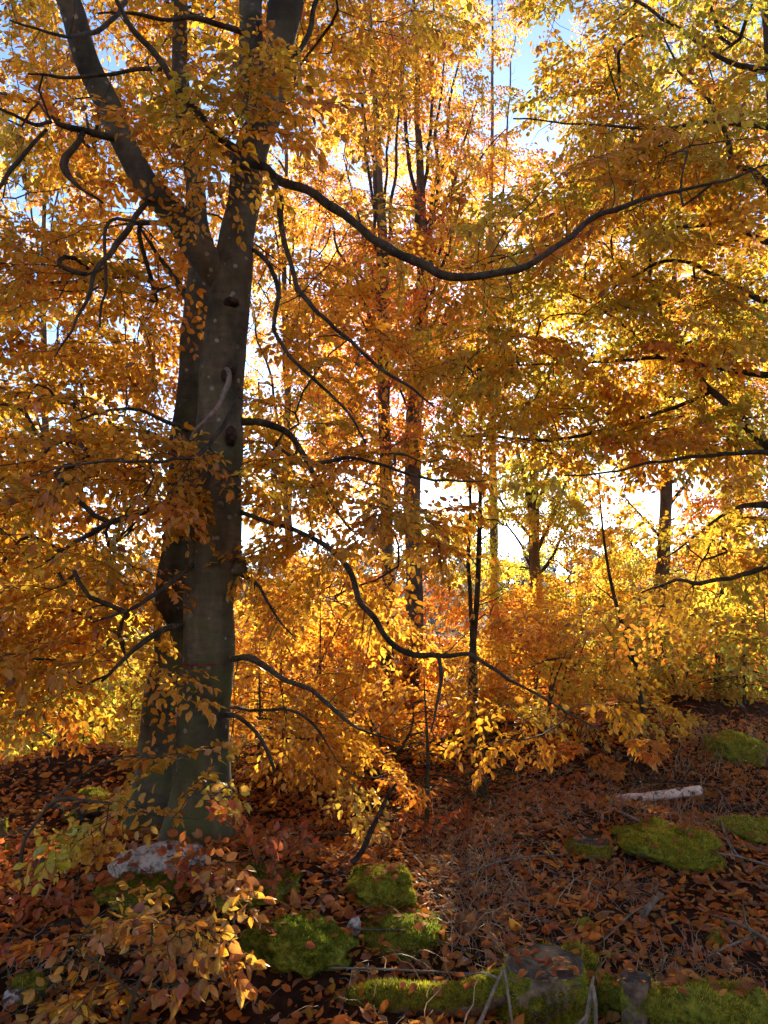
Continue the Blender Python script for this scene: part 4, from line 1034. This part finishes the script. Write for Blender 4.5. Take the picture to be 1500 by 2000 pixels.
# ------------------------------------------------------------------ stones, stumps, moss
def fuzz(V, Fc, n, length, mask, seed, base=(0.16, 0.2, 0.025)):
    """Moss blades on a triangle mesh (n per square metre)."""
    r = np.random.default_rng(seed)
    A, Bv, Cv = V[Fc[:, 0]], V[Fc[:, 1]], V[Fc[:, 2]]
    cr = np.cross(Bv - A, Cv - A); ar = np.linalg.norm(cr, axis=1) / 2; Nn = norm(cr)
    cen = (A + Bv + Cv) / 3
    w = ar * mask(cen, Nn)
    tot = int(w.sum() * n)
    if tot < 3: return None
    i = r.choice(len(Fc), tot, p=w / w.sum())
    u, v = r.random((2, tot)); s = u + v > 1; u[s] = 1 - u[s]; v[s] = 1 - v[s]
    P = A[i] + u[:, None] * (Bv[i] - A[i]) + v[:, None] * (Cv[i] - A[i])
    base = tuple(v * 1.25 for v in base)
    D = norm(Nn[i] + r.normal(0, .6, (tot, 3)) + np.array([0, 0, .35]))
    Sd = norm(np.cross(D, r.normal(0, 1, (tot, 3)))) * length * .16
    L = length * (.5 + r.random((tot, 1)))
    patch = 0.55 + 0.6 * (vnoise(P[:, 0] * 9, P[:, 1] * 9, P[:, 2] * 9, 5)[:, None] * .5 + .5)
    VV = np.stack([P - Sd - Nn[i] * .002, P + Sd - Nn[i] * .002, P + D * L], 1).reshape(-1, 3)
    c = np.array(base) * patch * (.6 + .8 * r.random((tot, 1)))
    yel = r.random(tot) < .12
    c[yel] = c[yel] * np.array([1.7, 1.3, .9])
    return VV, np.arange(tot * 3).reshape(-1, 3), c

def ico(res):
    import bmesh
    bm = bmesh.new(); bmesh.ops.create_icosphere(bm, subdivisions=res, radius=1)
    V = np.array([v.co[:] for v in bm.verts]); Fc = np.array([[v.index for v in f.verts] for f in bm.faces]); bm.free()
    return V, Fc
ICO5 = ico(5); ICO3 = ico(3); ICO4 = ico(4)

def rock(name, label, cat, px, py, wpx, hpx, mat='stone', moss=1.0, seed=0, amp=.25, deep=.8, rot=0.0, dens=42000, mlen=.014, sink=.5, base=(0.30, 0.29, 0.035), flat=0.0):
    if moss > 0: hpx *= .72; wpx *= 1.12; amp *= 1.6; sink = .65
    g = gp(px, py); d = g[1]
    rx = wpx * .5 * d / F; rz = hpx * d / F / (1 + 1 - sink) * 1.0; ry = rx * deep
    V, Fc = ICO5 if wpx > 60 else ICO4
    f = 1 + amp * vnoise(V[:, 0] * 1.5 + seed, V[:, 1] * 1.5, V[:, 2] * 1.5, seed) + amp * .45 * vnoise(V[:, 0] * 3.7, V[:, 1] * 3.7, V[:, 2] * 3.7, seed + 1) + amp * .2 * vnoise(V[:, 0] * 9, V[:, 1] * 9, V[:, 2] * 9, seed + 2) + amp * .1 * vnoise(V[:, 0] * 25, V[:, 1] * 25, V[:, 2] * 25, seed + 3)
    V = V * f[:, None]
    if flat: V[:, 2] = np.minimum(V[:, 2], 1 - flat + .1 * V[:, 0])
    V = V * np.array([rx, ry, rz * 1.1])
    c, s = math.cos(rot), math.sin(rot)
    V = np.stack([V[:, 0] * c + V[:, 2] * s * .0 - V[:, 1] * s * .3, V[:, 1], V[:, 2] - V[:, 0] * s], 1)
    org = np.array([g[0], d + ry * .55, float(G(g[0], d + ry * .55)) + rz * (1 - sink) * .5])
    root = link(name, None, loc=org, label=label, cat=cat) if moss > 0 else None
    m = rawmesh('stone' if moss > 0 else name, V, Fc, M[mat], smooth=True)
    if moss > 0:
        link('stone', m, root)
        ff = fuzz(V, Fc, dens, mlen, lambda cc, nn: np.clip(nn[:, 2] * .9 + .2 + (moss - 1) * 1.0 + 2.2 * vnoise(cc[:, 0] * 6 / max(rx, .1) * .3, cc[:, 1] * 6, cc[:, 2] * 6, seed), 0, 1) * (cc[:, 2] > -rz * .8), seed, base)
        if ff: link('moss', rawmesh('moss', ff[0], ff[1], M['moss'], ff[2]), root, kind='stuff')
        return root
    return link(name, m, loc=org, label=label, cat=cat)

rock('mossy_rock', 'dark green moss cushion on the mound below the big trunk', 'rock', 565, 1895, 165, 70, 'mossall', 1.3, 3, .22, .8, base=(0.12, 0.16, 0.018), dens=40000)
rock('mossy_rock', 'flat mossy rock strewn with leaves above the dark moss cushion', 'rock', 490, 1770, 150, 50, 'mossall', 1.2, 4, .22, .9, base=(0.16, 0.19, 0.02), dens=36000)
rock('mossy_rock', 'round mossy rock in the centre of the clearing floor', 'rock', 745, 1765, 110, 68, 'mossall', 1.15, 6, .2, .9)
rock('mossy_rock', 'long low mossy rock in front of the fallen log', 'rock', 1320, 1690, 185, 62, 'mossall', 1.25, 7, .18, .7, rot=.12, base=(0.33, 0.32, 0.035))
rock('mossy_rock', 'small round moss cushion between the two cut stumps', 'rock', 1136, 1895, 66, 42, 'mossall', 1.4, 8, .15, .9, base=(0.33, 0.33, 0.035))
rock('mossy_rock', 'tiny mossy stone near the broken wooden stub', 'rock', 1138, 1815, 36, 26, 'mossall', 1.2, 9, .2)
rock('mossy_rock', 'big moss covered rock in the bottom right corner', 'rock', 1440, 2040, 240, 130, 'mossall', 1.3, 10, .2, .7, base=(0.28, 0.28, 0.035))
rock('mossy_rock', 'slanting grey rock with moss beside the thin stump', 'rock', 1320, 2040, 110, 85, 'stone', 1.0, 12, .2, .8, rot=.3)
rock('mossy_rock', 'mossy rock between the large stump and the thin stump', 'rock', 1190, 1975, 70, 60, 'mossall', 1.2, 13, .22)
rock('mossy_rock', 'dark mossy boulder at the top of the slope by the right edge', 'rock', 1440, 1490, 100, 62, 'mossall', 1.1, 14, .22, dens=16000)
rock('mossy_rock', 'green mossy rock at the right edge below the fallen log', 'rock', 1470, 1640, 105, 46, 'mossall', 1.2, 15, .2, dens=20000)
rock('mossy_rock', 'low moss patch with leaves in front of the centre rock', 'rock', 780, 1850, 150, 40, 'mossall', 1.05, 16, .25, .9, base=(0.2, 0.24, 0.03))
rock('mossy_rock', 'mossy hump at the left foot of the pale stone', 'rock', 270, 1775, 150, 50, 'mossall', 1.15, 17, .2, .8, base=(0.18, 0.2, 0.02))
rock('stone', 'pale grey arched stone lying at the foot of the big trunk', 'stone', 300, 1722, 185, 60, 'pale', 0, 18, .2, .4, rot=-.18)
rock('mossy_rock', 'dark mossy root hummock behind the trunk foot at left', 'rock', 190, 1610, 210, 60, 'dark', .7, 19, .3, .8)
rock('mossy_rock', 'small dim moss clump in the bottom left corner', 'rock', 50, 1960, 60, 42, 'mossall', 1.2, 21, .25)
for k, (px, py, w, h, lab) in enumerate(((690, 1825, 26, 30, 'small upright pale stone on the mossy floor'), (905, 1885, 20, 12, 'tiny whitish stone among the leaves left of the large stump'), (1432, 1952, 20, 24, 'small pale round stone on the corner moss rock'),
                                          (20, 1970, 34, 26, 'blue grey pebble in the leaves at the bottom left'), (1400, 1850, 30, 26, 'small dark grey stone on the right leaf slope'), (390, 1950, 26, 18, 'smooth grey pebble near the bottom by the sapling'))):
    rock('stone', lab, 'stone', px, py, w, h, 'pale' if k != 4 else 'stone', 0, 40 + k, .25, .8)

def stump(label, px, topy, d, wtop, wbase, zb, seed, moss=1.0, roots=(), tilt=(0, 0), flat=True):
    c = pix(px, topy, d); r = wtop * .5 * d / F; rb = wbase * .5 * d / F
    g = float(G(c[0], c[1])) if zb is None else zb
    org = np.array([c[0], c[1], g])
    root = link('tree_stump', None, loc=org, label=label, cat='stump')
    H = c[2] - g; n, sd = 26, 56
    zz = np.linspace(-.08, H, n); aa = np.arange(sd) * 2 * math.pi / sd
    k = np.exp(-np.maximum(zz, 0) / (H * .35))
    R = r + (rb - r) * k[:, None] * (1 + .35 * np.cos(3 * aa + seed) + .2 * np.cos(5 * aa)) + .035 * r * np.sin(17 * aa + 3 * np.sin(4 * aa))
    Z2 = zz[:, None] + 0 * aa
    R = R * (1 + .1 * vnoise(np.cos(aa)[None] * 3 + 0 * Z2, np.sin(aa)[None] * 3 + 0 * Z2, Z2 * 20, seed) + .05 * vnoise(np.cos(aa)[None] * 9 + 0 * Z2, np.sin(aa)[None] * 9 + 0 * Z2, Z2 * 50, seed))
    Zr = Z2 + np.where(Z2 > H * .95, .05 * r * vnoise(np.cos(aa)[None] * 2 + 0 * Z2, np.sin(aa)[None] * 2 + 0 * Z2, None, seed + 3), 0)
    V = np.stack([R * np.cos(aa) + tilt[0] * Z2, R * np.sin(aa) + tilt[1] * Z2, Zr], -1).reshape(-1, 3)
    i = np.arange(n - 1)[:, None] * sd; j = np.arange(sd)[None]; j2 = (j + 1) % sd
    q = np.stack([i + j, i + j2, i + sd + j2, i + sd + j], -1).reshape(-1, 4)
    T3 = np.vstack([q[:, [0, 1, 2]], q[:, [0, 2, 3]]])
    link('bark', rawmesh('bark', V, T3, M['stumpwood'], smooth=True), root)
    # sawn top: rings of slightly uneven wood
    top = V[(n - 1) * sd:]; cc = top.mean(0)
    TV = []; 
    for f_ in (1.0, .86, .7, .5, .3, .12):
        ring = cc + (top - cc) * f_; ring[:, 2] += .002 * vnoise(ring[:, 0] * 40, ring[:, 1] * 40, seed=seed) - .004 * (f_ < .95) - (.012 if f_ < .9 and flat is False else 0); TV.append(ring)
    TV = np.vstack(TV + [cc[None] - [0, 0, .006]]); 
    i = np.arange(5)[:, None] * sd
    q2 = np.stack([i + j, i + j2, i + sd + j2, i + sd + j], -1).reshape(-1, 4)
    t4 = np.vstack([q2[:, [0, 1, 2]], q2[:, [0, 2, 3]], np.stack([5 * sd + np.arange(sd), 5 * sd + (np.arange(sd) + 1) % sd, np.full(sd, len(TV) - 1)], 1)])
    link('cut_face', rawmesh('cut_face', TV, t4, M['cutwood'], smooth=False), root)
    if moss > 0:
        ff = fuzz(V, T3, 52000, .014, lambda cn, nn: np.clip(.25 + moss * 1.15 - cn[:, 2] / H * 1.25 + 1.2 * vnoise(cn[:, 0] * 14, cn[:, 1] * 14, cn[:, 2] * 9, seed), 0, 1), seed, (0.30, 0.30, 0.03))
        if ff: link('moss', rawmesh('moss', ff[0], ff[1], M['moss'], ff[2]), root, kind='stuff')
    for rt in roots:
        P = np.array([[*pix(a, b, dd), w * .5 * dd / F] for a, b, dd, w in rt]); R_ = catmull(P, .02)
        VV, FF = tube(R_[:, :3], R_[:, 3], 16)
        nV = len(R_) * 16; ce = np.repeat(R_[:, :3], 16, 0)
        VV[:nV] = ce + (VV[:nV] - ce) * (1 + .22 * vnoise(VV[:nV, 0] * 9, VV[:nV, 1] * 9, VV[:nV, 2] * 9, seed) + .1 * vnoise(VV[:nV, 0] * 30, VV[:nV, 1] * 30, VV[:nV, 2] * 30, seed))[:, None]
        VV = VV - org
        link('root', rawmesh('root', VV, FF, M['stumpwood'], smooth=True), root)
        FT = np.vstack([FF[:, [0, 1, 2]], FF[:, [0, 2, 3]]])
        ff = fuzz(VV, FT, 50000, .014, lambda cn, nn: np.clip(nn[:, 2] * 1.1 + .15 + 1.3 * vnoise(cn[:, 0] * 8, cn[:, 1] * 8, cn[:, 2] * 8, seed), 0, 1), seed + 1, (0.30, 0.30, 0.03))
        if ff: link('moss', rawmesh('moss', ff[0], ff[1], M['moss'], ff[2]), root, kind='stuff')
    return root
stump('large sawn stump with mossy foot and a long mossy root', 1062, 1878, 3.02, 134, 250, -.16, 2, 1.15,
      roots=[[(1010, 1925, 2.98, 60), (960, 1940, 3.0, 56), (900, 1955, 3.02, 50), (820, 1955, 3.04, 52), (740, 1958, 3.05, 60), (670, 1972, 3.05, 56), (635, 1990, 3.05, 30)]])
stump('thin weathered stump standing right of the large sawn stump', 1241, 1908, 2.88, 54, 62, -.2, 5, .35, flat=False)
gS = gp(1150, 1675)
stump('squat mossy stump in the middle of the leaf slope', 1150, 1640, gS[1] + .1, 66, 90, None, 9, 1.3, tilt=(.3, 0))
stump('tiny mossy stump up the slope behind the squat one', 1091, 1620, 5.2, 18, 22, None, 11, 1.2)
gS = gp(12, 1690)
stump('short post-like stump lit on its edge at the left frame side', -2, 1600, 4.5, 26, 30, None, 14, .6)

# leaves that lie on stones and stumps
from mathutils.bvhtree import BVHTree
bpy.context.view_layer.update()
vs = []; fs = []; off = 0
for o in bpy.data.objects:
    if o.name.split('.')[0] in ('stone', 'bark', 'cut_face', 'root') and o.type == 'MESH':
        me = o.data; n = len(me.vertices); co = np.empty(n * 3, np.float32); me.vertices.foreach_get('co', co)
        mw = np.array(o.matrix_world); co = co.reshape(-1, 3) @ mw[:3, :3].T + mw[:3, 3]
        ix = np.empty(len(me.loops), np.int32); me.loops.foreach_get('vertex_index', ix)
        k = me.polygons[0].loop_total
        f = ix.reshape(-1, k) + off
        if k == 4: f = np.vstack([f[:, [0, 1, 2]], f[:, [0, 2, 3]]])
        vs.append(co); fs.append(f); off += n
bvh = BVHTree.FromPolygons(np.concatenate(vs).tolist(), np.concatenate(fs).tolist())
rr = np.random.default_rng(99)
LP = []; LN = []
for x, y in zip(rr.uniform(-2.2, 3.2, 12000), rr.uniform(2.6, 7.5, 12000)):
    h, nn, _, _ = bvh.ray_cast(Vector((x, y, 1.2)), Vector((0, 0, -1)))
    if h is not None and nn.z > .12 and rr.random() < .8 * (0.35 + 0.65 * (float(vnoise(x * 4, y * 4, seed=9)) > -.1)): LP.append(h[:]); LN.append(nn[:])
LP = np.array(LP); LN = np.array(LN); n = len(LP)
gg = G(LP[:, 0], LP[:, 1]); kk = LP[:, 2] > gg - .01
LP, LN = LP[kk], LN[kk]; n = len(LP)
LP[:, 2] += .012 + .01 * rr.random(n)
an = rr.uniform(0, 6.283, n)
LB = Buf(); leaves_buf(LB, LP, np.stack([np.cos(an), np.sin(an), rr.normal(0, .2, n)], 1), norm(LN + rr.normal(0, .3, (n, 3))), .054 * (.65 + .5 * rr.random(n)),
   pal_cols([(4, (0.34, 0.10, 0.03)), (3, (0.24, 0.07, 0.03)), (3, (0.46, 0.17, 0.04)), (1.3, (0.55, 0.26, 0.05))], n, 1), 2)
link('scattered_leaves', LB.mesh('scattered_leaves', M['litter']), kind='stuff', label='fallen russet leaves lying on the mossy stones and stumps', cat='fallen leaves')

# ------------------------------------------------------------------ logs and sticks
def stick(name, label, cat, rows, mat='dead', sides=7, rough=.15, jit=.7, seed=1, step=.03, kids=()):
    P = np.array([[*pix(a, b, d), w * .5 * d / F] for a, b, d, w in rows]); R_ = catmull(P, step)
    pts = R_[:, :3]; n = len(pts)
    pts = pts + np.stack([vnoise(np.arange(n) * .3, np.full(n, seed + k * 1.3), seed=seed) for k in range(3)], 1) * np.minimum(R_[:, 3], .02)[:, None] * jit
    org = pts[0].copy()
    m = tree_tube_mesh(pts, R_[:, 3], sides, M[mat], org, rough, None, seed, name)
    if not kids: return link(name, m, loc=org, label=label, cat=cat)
    root = link(name, None, loc=org, label=label, cat=cat)
    link('stem', m, root)
    for k, kd in enumerate(kids):
        P = np.array([[*pix(a, b, d), w * .5 * d / F] for a, b, d, w in kd]); R2 = catmull(P, step)
        link('twig', tree_tube_mesh(R2[:, :3], R2[:, 3], 6, M[mat], org, rough, None, seed + k, 'twig'), root)
    return root
def on(px, py, up=0.0):
    return gp(px, py)[1]
dl = on(1280, 1572)
stick('fallen_log', 'pale fallen birch log lying across the slope at right', 'log', [(1178, 1563, dl, 10), (1215, 1558, dl, 14), (1270, 1555, dl, 17), (1320, 1551, dl, 19), (1370, 1545, dl, 18)], 'birch', 14, .14, .5, 3, .02)
stick('fallen_log', 'dark rotten log lying just below the pale birch log', 'log', [(1130, 1580, dl - .1, 8), (1230, 1577, dl - .1, 14), (1340, 1580, dl - .1, 14), (1480, 1578, dl - .1, 10)], 'dark', 10, .2, .6, 4, .03)
stick('dead_branch', 'thin arched dead branch above the pale log', 'branch', [(1190, 1552, dl + .15, 6), (1250, 1530, dl + .15, 6), (1330, 1528, dl + .15, 5), (1400, 1540, dl + .15, 4), (1480, 1566, dl + .1, 3)], 'dark', 6, kids=[[(1250, 1530, dl + .15, 4), (1225, 1495, dl + .1, 2)], [(1330, 1528, dl + .15, 3), (1350, 1500, dl + .2, 2)]])
stick('leaning_stick', 'long bare stick leaning up from the mossy mound to the spruce', 'stick', [(645, 1730, 3.95, 13), (690, 1680, 4.05, 11), (725, 1622, 4.15, 10), (748, 1570, 4.2, 8), (775, 1530, 4.25, 5)], 'dark', 8)
a = on(1142, 1815)
stick('fallen_stick', 'straight stick lying on the leaves behind the large stump', 'stick', [(1142, 1818, a, 8), (1110, 1785, a + .2, 7), (1075, 1750, a + .4, 6), (1048, 1722, a + .6, 4)], 'dead')
a = on(1245, 1805)
stick('broken_branch', 'short broken wooden stub sticking out of the leaves on the right slope', 'branch', [(1240, 1808, a, 12), (1262, 1782, a + .02, 11), (1280, 1760, a + .05, 10), (1292, 1745, a + .06, 6)], 'dead', 9, kids=[[(1252, 1795, a, 6), (1268, 1765, a - .05, 3)]])
stick('leaning_stick', 'thin grey stick slanting down at the right edge', 'stick', [(1408, 1605, 4.9, 3), (1425, 1650, 4.7, 6), (1460, 1700, 4.4, 7), (1510, 1745, 4.1, 9)], 'dead')
a = on(1470, 1672)
stick('fallen_log', 'grey log end entering from the right edge beside the long mossy rock', 'log', [(1415, 1650, a + .1, 6), (1460, 1656, a + .1, 11), (1530, 1672, a, 14)], 'dead')
a = on(110, 1835)
stick('fallen_log', 'dark log half buried in leaves at the left', 'log', [(30, 1840, a + .05, 26), (90, 1822, a + .08, 30), (150, 1812, a + .1, 30), (200, 1815, a + .1, 22)], 'dark', 12, .2, .6, 9)
stick('forked_twig', 'thin grey forked twigs standing in front of the large stump', 'twig', [(930, 2010, 2.72, 8), (950, 1970, 2.72, 7), (975, 1910, 2.74, 6), (984, 1888, 2.75, 3)], 'dead', 6, kids=[[(984, 1890, 2.75, 6), (992, 1940, 2.72, 5), (1002, 2010, 2.7, 5)], [(975, 1912, 2.74, 4), (940, 1900, 2.8, 3), (900, 1908, 2.9, 2)]])
stick('forked_twig', 'pale forked twig between the large and the thin stump', 'twig', [(1140, 2010, 2.75, 9), (1148, 1975, 2.75, 8), (1156, 1930, 2.76, 7), (1160, 1908, 2.76, 4)], 'dead', 6, kids=[[(1158, 1925, 2.76, 7), (1163, 1960, 2.74, 7), (1164, 2010, 2.73, 7)], [(1120, 2010, 2.7, 8), (1145, 1985, 2.7, 4)]])
ST = [((450, 1770), (462, 1880), (456, 1930), 'white lichened twig standing beside the dark moss cushion', 4), ((690, 1830), (800, 1850), (960, 1890), 'long thin curved stick running from the small pale stone to the stump', 4), ((640, 1905), (760, 1925), (930, 1918), 'thin grey stick lying along the mossy root', 4),
      ((300, 1945), (420, 1950), (520, 1990), 'thin twig among leaves near the bottom edge', 3), ((1330, 1680), (1420, 1690), (1500, 1700), 'thin dead twig across the long mossy rock', 4), ((1000, 1640), (1050, 1660), (1090, 1700), 'crooked dark twig on the centre slope', 4),
      ((1100, 1680), (1000, 1700), (900, 1720), 'brown twig lying left of the squat mossy stump', 4), ((0, 1975), (50, 1965), (90, 1962), 'bent pale twig at the bottom left corner', 5), ((1390, 1800), (1450, 1835), (1500, 1850), 'curved pale twig at the right edge of the leaf slope', 6),
      ((1450, 1780), (1462, 1840), (1490, 1880), 'short grey stick poking up near the right edge', 5), ((1180, 1850), (1250, 1800), (1300, 1790), 'thin twig near the broken wooden stub', 3), ((860, 1600), (930, 1560), (1000, 1640), 'arched thin bare stem right of the half bare spruce', 3),
      ((1200, 1590), (1290, 1640), (1400, 1655), 'slim dead branch in front of the fallen logs', 5), ((560, 1640), (640, 1650), (720, 1640), 'dark twig on the leaves right of the big trunk', 4), ((1380, 1885), (1440, 1870), (1490, 1840), 'thin dead twig above the corner moss rock', 4)]
for k, (p, q, s, lab, w) in enumerate(ST):
    rows = []
    for (a, b) in (p, q, s):
        g = gp(a, min(b, 1998)); rows.append([g[0], g[1], g[2] + .03 + .03 * (a == q[0]), w * .5 * g[1] / F])
    R_ = catmull(np.array(rows), .03); org = R_[0, :3].copy()
    link('fallen_twig', tree_tube_mesh(R_[:, :3], R_[:, 3], 6, M['dead' if k % 2 == 0 else 'branch'], org, .15, None, k, 'fallen_twig'), loc=org, label=lab, cat='twig')

# ------------------------------------------------------------------ dry grass and bramble stalks
r = np.random.default_rng(77)
gb = Buf()
def blades(cx, cy_, rx, ry, n, L, droop, w=.0021, cols=((0.38, 0.26, 0.15), (0.28, 0.19, 0.11), (0.46, 0.34, 0.21))):
    for _ in range(n):
        px = cx + r.normal(0, rx * .5); py = cy_ + r.normal(0, ry * .5)
        sl_ = gpfast(px, py)
        if sl_ is None: continue
        a = r.uniform(0, 2 * math.pi); l = L * r.uniform(.5, 1.3); k = 7; s = np.linspace(0, 1, k); b = r.uniform(.3, 1.0) * droop
        tl = r.uniform(0, .8)
        hx = np.cumsum(np.full(k, l / k) * np.sin(np.minimum(tl + b * (s + .15) * 1.9, 2.4))); hz = np.cumsum(np.full(k, l / k) * np.cos(np.minimum(tl + b * (s + .15) * 1.9, 2.4)))
        wob = r.normal(0, .007, (k, 3)).cumsum(0)
        pts = np.stack([sl_[0] + np.cos(a) * hx, sl_[1] + np.sin(a) * hx, sl_[2] + hz], 1) + wob
        pts[:, 2] = np.maximum(pts[:, 2], G(pts[:, 0], pts[:, 1]) + .01)
        sd_ = np.array([-math.sin(a), math.cos(a), 0.2]) * w * r.uniform(.6, 1.4)
        V = np.concatenate([pts - sd_ * (1.2 - s)[:, None], pts + sd_ * (1.2 - s)[:, None]])
        i = np.arange(k - 1); gb.add(V, np.stack([i, i + 1, i + 1 + k, i + k], 1), np.repeat((np.array(cols[r.integers(len(cols))]) * r.uniform(.6, 1.1))[None], k - 1, 0))
# fast ground lookup: table over rows of pixels
_tab = {}
def gpfast(px, py):
    key = (int(px) // 25, int(py) // 12)
    if key not in _tab: _tab[key] = gp(key[0] * 25 + 12, key[1] * 12 + 6)
    b = _tab[key]
    p = pix(px, py, b[1] + r.normal(0, .03)); return np.array([p[0], p[1], float(G(p[0], p[1]))])
blades(1250, 1550, 320, 60, 800, .28, 1.6)
blades(1400, 1610, 180, 50, 400, .30, 1.6)
blades(1420, 1480, 200, 60, 500, .35, .8)
blades(950, 1760, 130, 130, 700, .26, 2.0)
blades(900, 1650, 140, 70, 420, .26, 1.7)
blades(1010, 1600, 160, 60, 400, .26, 1.5)
blades(1200, 1740, 120, 40, 220, .14, 1.2)
blades(1300, 1900, 260, 60, 260, .14, 1.1)
blades(620, 1640, 200, 40, 160, .12, 1.1)
blades(100, 1900, 160, 90, 120, .16, 1.1)
blades(900, 1950, 300, 60, 90, .22, .8)
blades(1350, 1960, 100, 50, 80, .12, .7, cols=((.2, .24, .05), (.3, .3, .08)))
blades(1140, 1890, 60, 30, 70, .1, .6, cols=((.3, .33, .05), (.45, .38, .1)))
blades(90, 1930, 60, 25, 60, .1, .8, cols=((.1, .16, .04),))
link('dry_grass', gb.mesh('dry_grass', M['grass']), kind='stuff', label='tangle of dry brown grass and stalks over the forest floor', cat='dry grass')
print("LEAVES DONE")

GR = {'beech_tree': 'beech trees of the wood', 'young_tree': 'thin young trees', 'young_beech': 'young beeches of the understorey', 'beech_bush': 'bushes closing the slope', 'spruce_tree': 'little spruces',
      'beech_seedling': 'rust leaved seedlings', 'mossy_rock': 'mossy rocks on the forest floor', 'stone': 'bare stones on the forest floor', 'tree_stump': 'old tree stumps', 'fallen_log': 'logs lying on the slope',
      'leaning_stick': 'leaning sticks', 'forked_twig': 'forked twigs before the stumps', 'fallen_twig': 'twigs lying on the leaves', 'beech_sapling': 'near beech saplings'}
for o in bpy.data.objects:
    if o.parent is None and o.get('category'):
        g = GR.get(o.name.split('.')[0])
        if g: o['group'] = g

tl = Buf(); r = np.random.default_rng(123)
for k in range(900):
    x, y = r.uniform(-2.6, 3.4), r.uniform(2.7, 7.5); L = r.uniform(.04, .28); a = r.uniform(0, 6.283); n = 5; s_ = np.linspace(0, 1, n)
    a_ = a + np.cumsum(r.normal(0, .18, n)); xs = x + np.cumsum(np.cos(a_)) * L / n; ys = y + np.cumsum(np.sin(a_)) * L / n
    z = G(xs, ys) + .018 + .03 * r.random() * np.sin(s_ * 3.1) + .012 * r.random()
    rd = r.uniform(.0012, .0035)
    tl.add(*tube(np.stack([xs, ys, z], 1), np.linspace(rd, rd * .4, n), 4, cap=False))
link('twig_litter', tl.mesh('twig_litter', M['dead'], smooth=True), kind='stuff', label='small broken twigs strewn through the fallen leaves', cat='twigs')
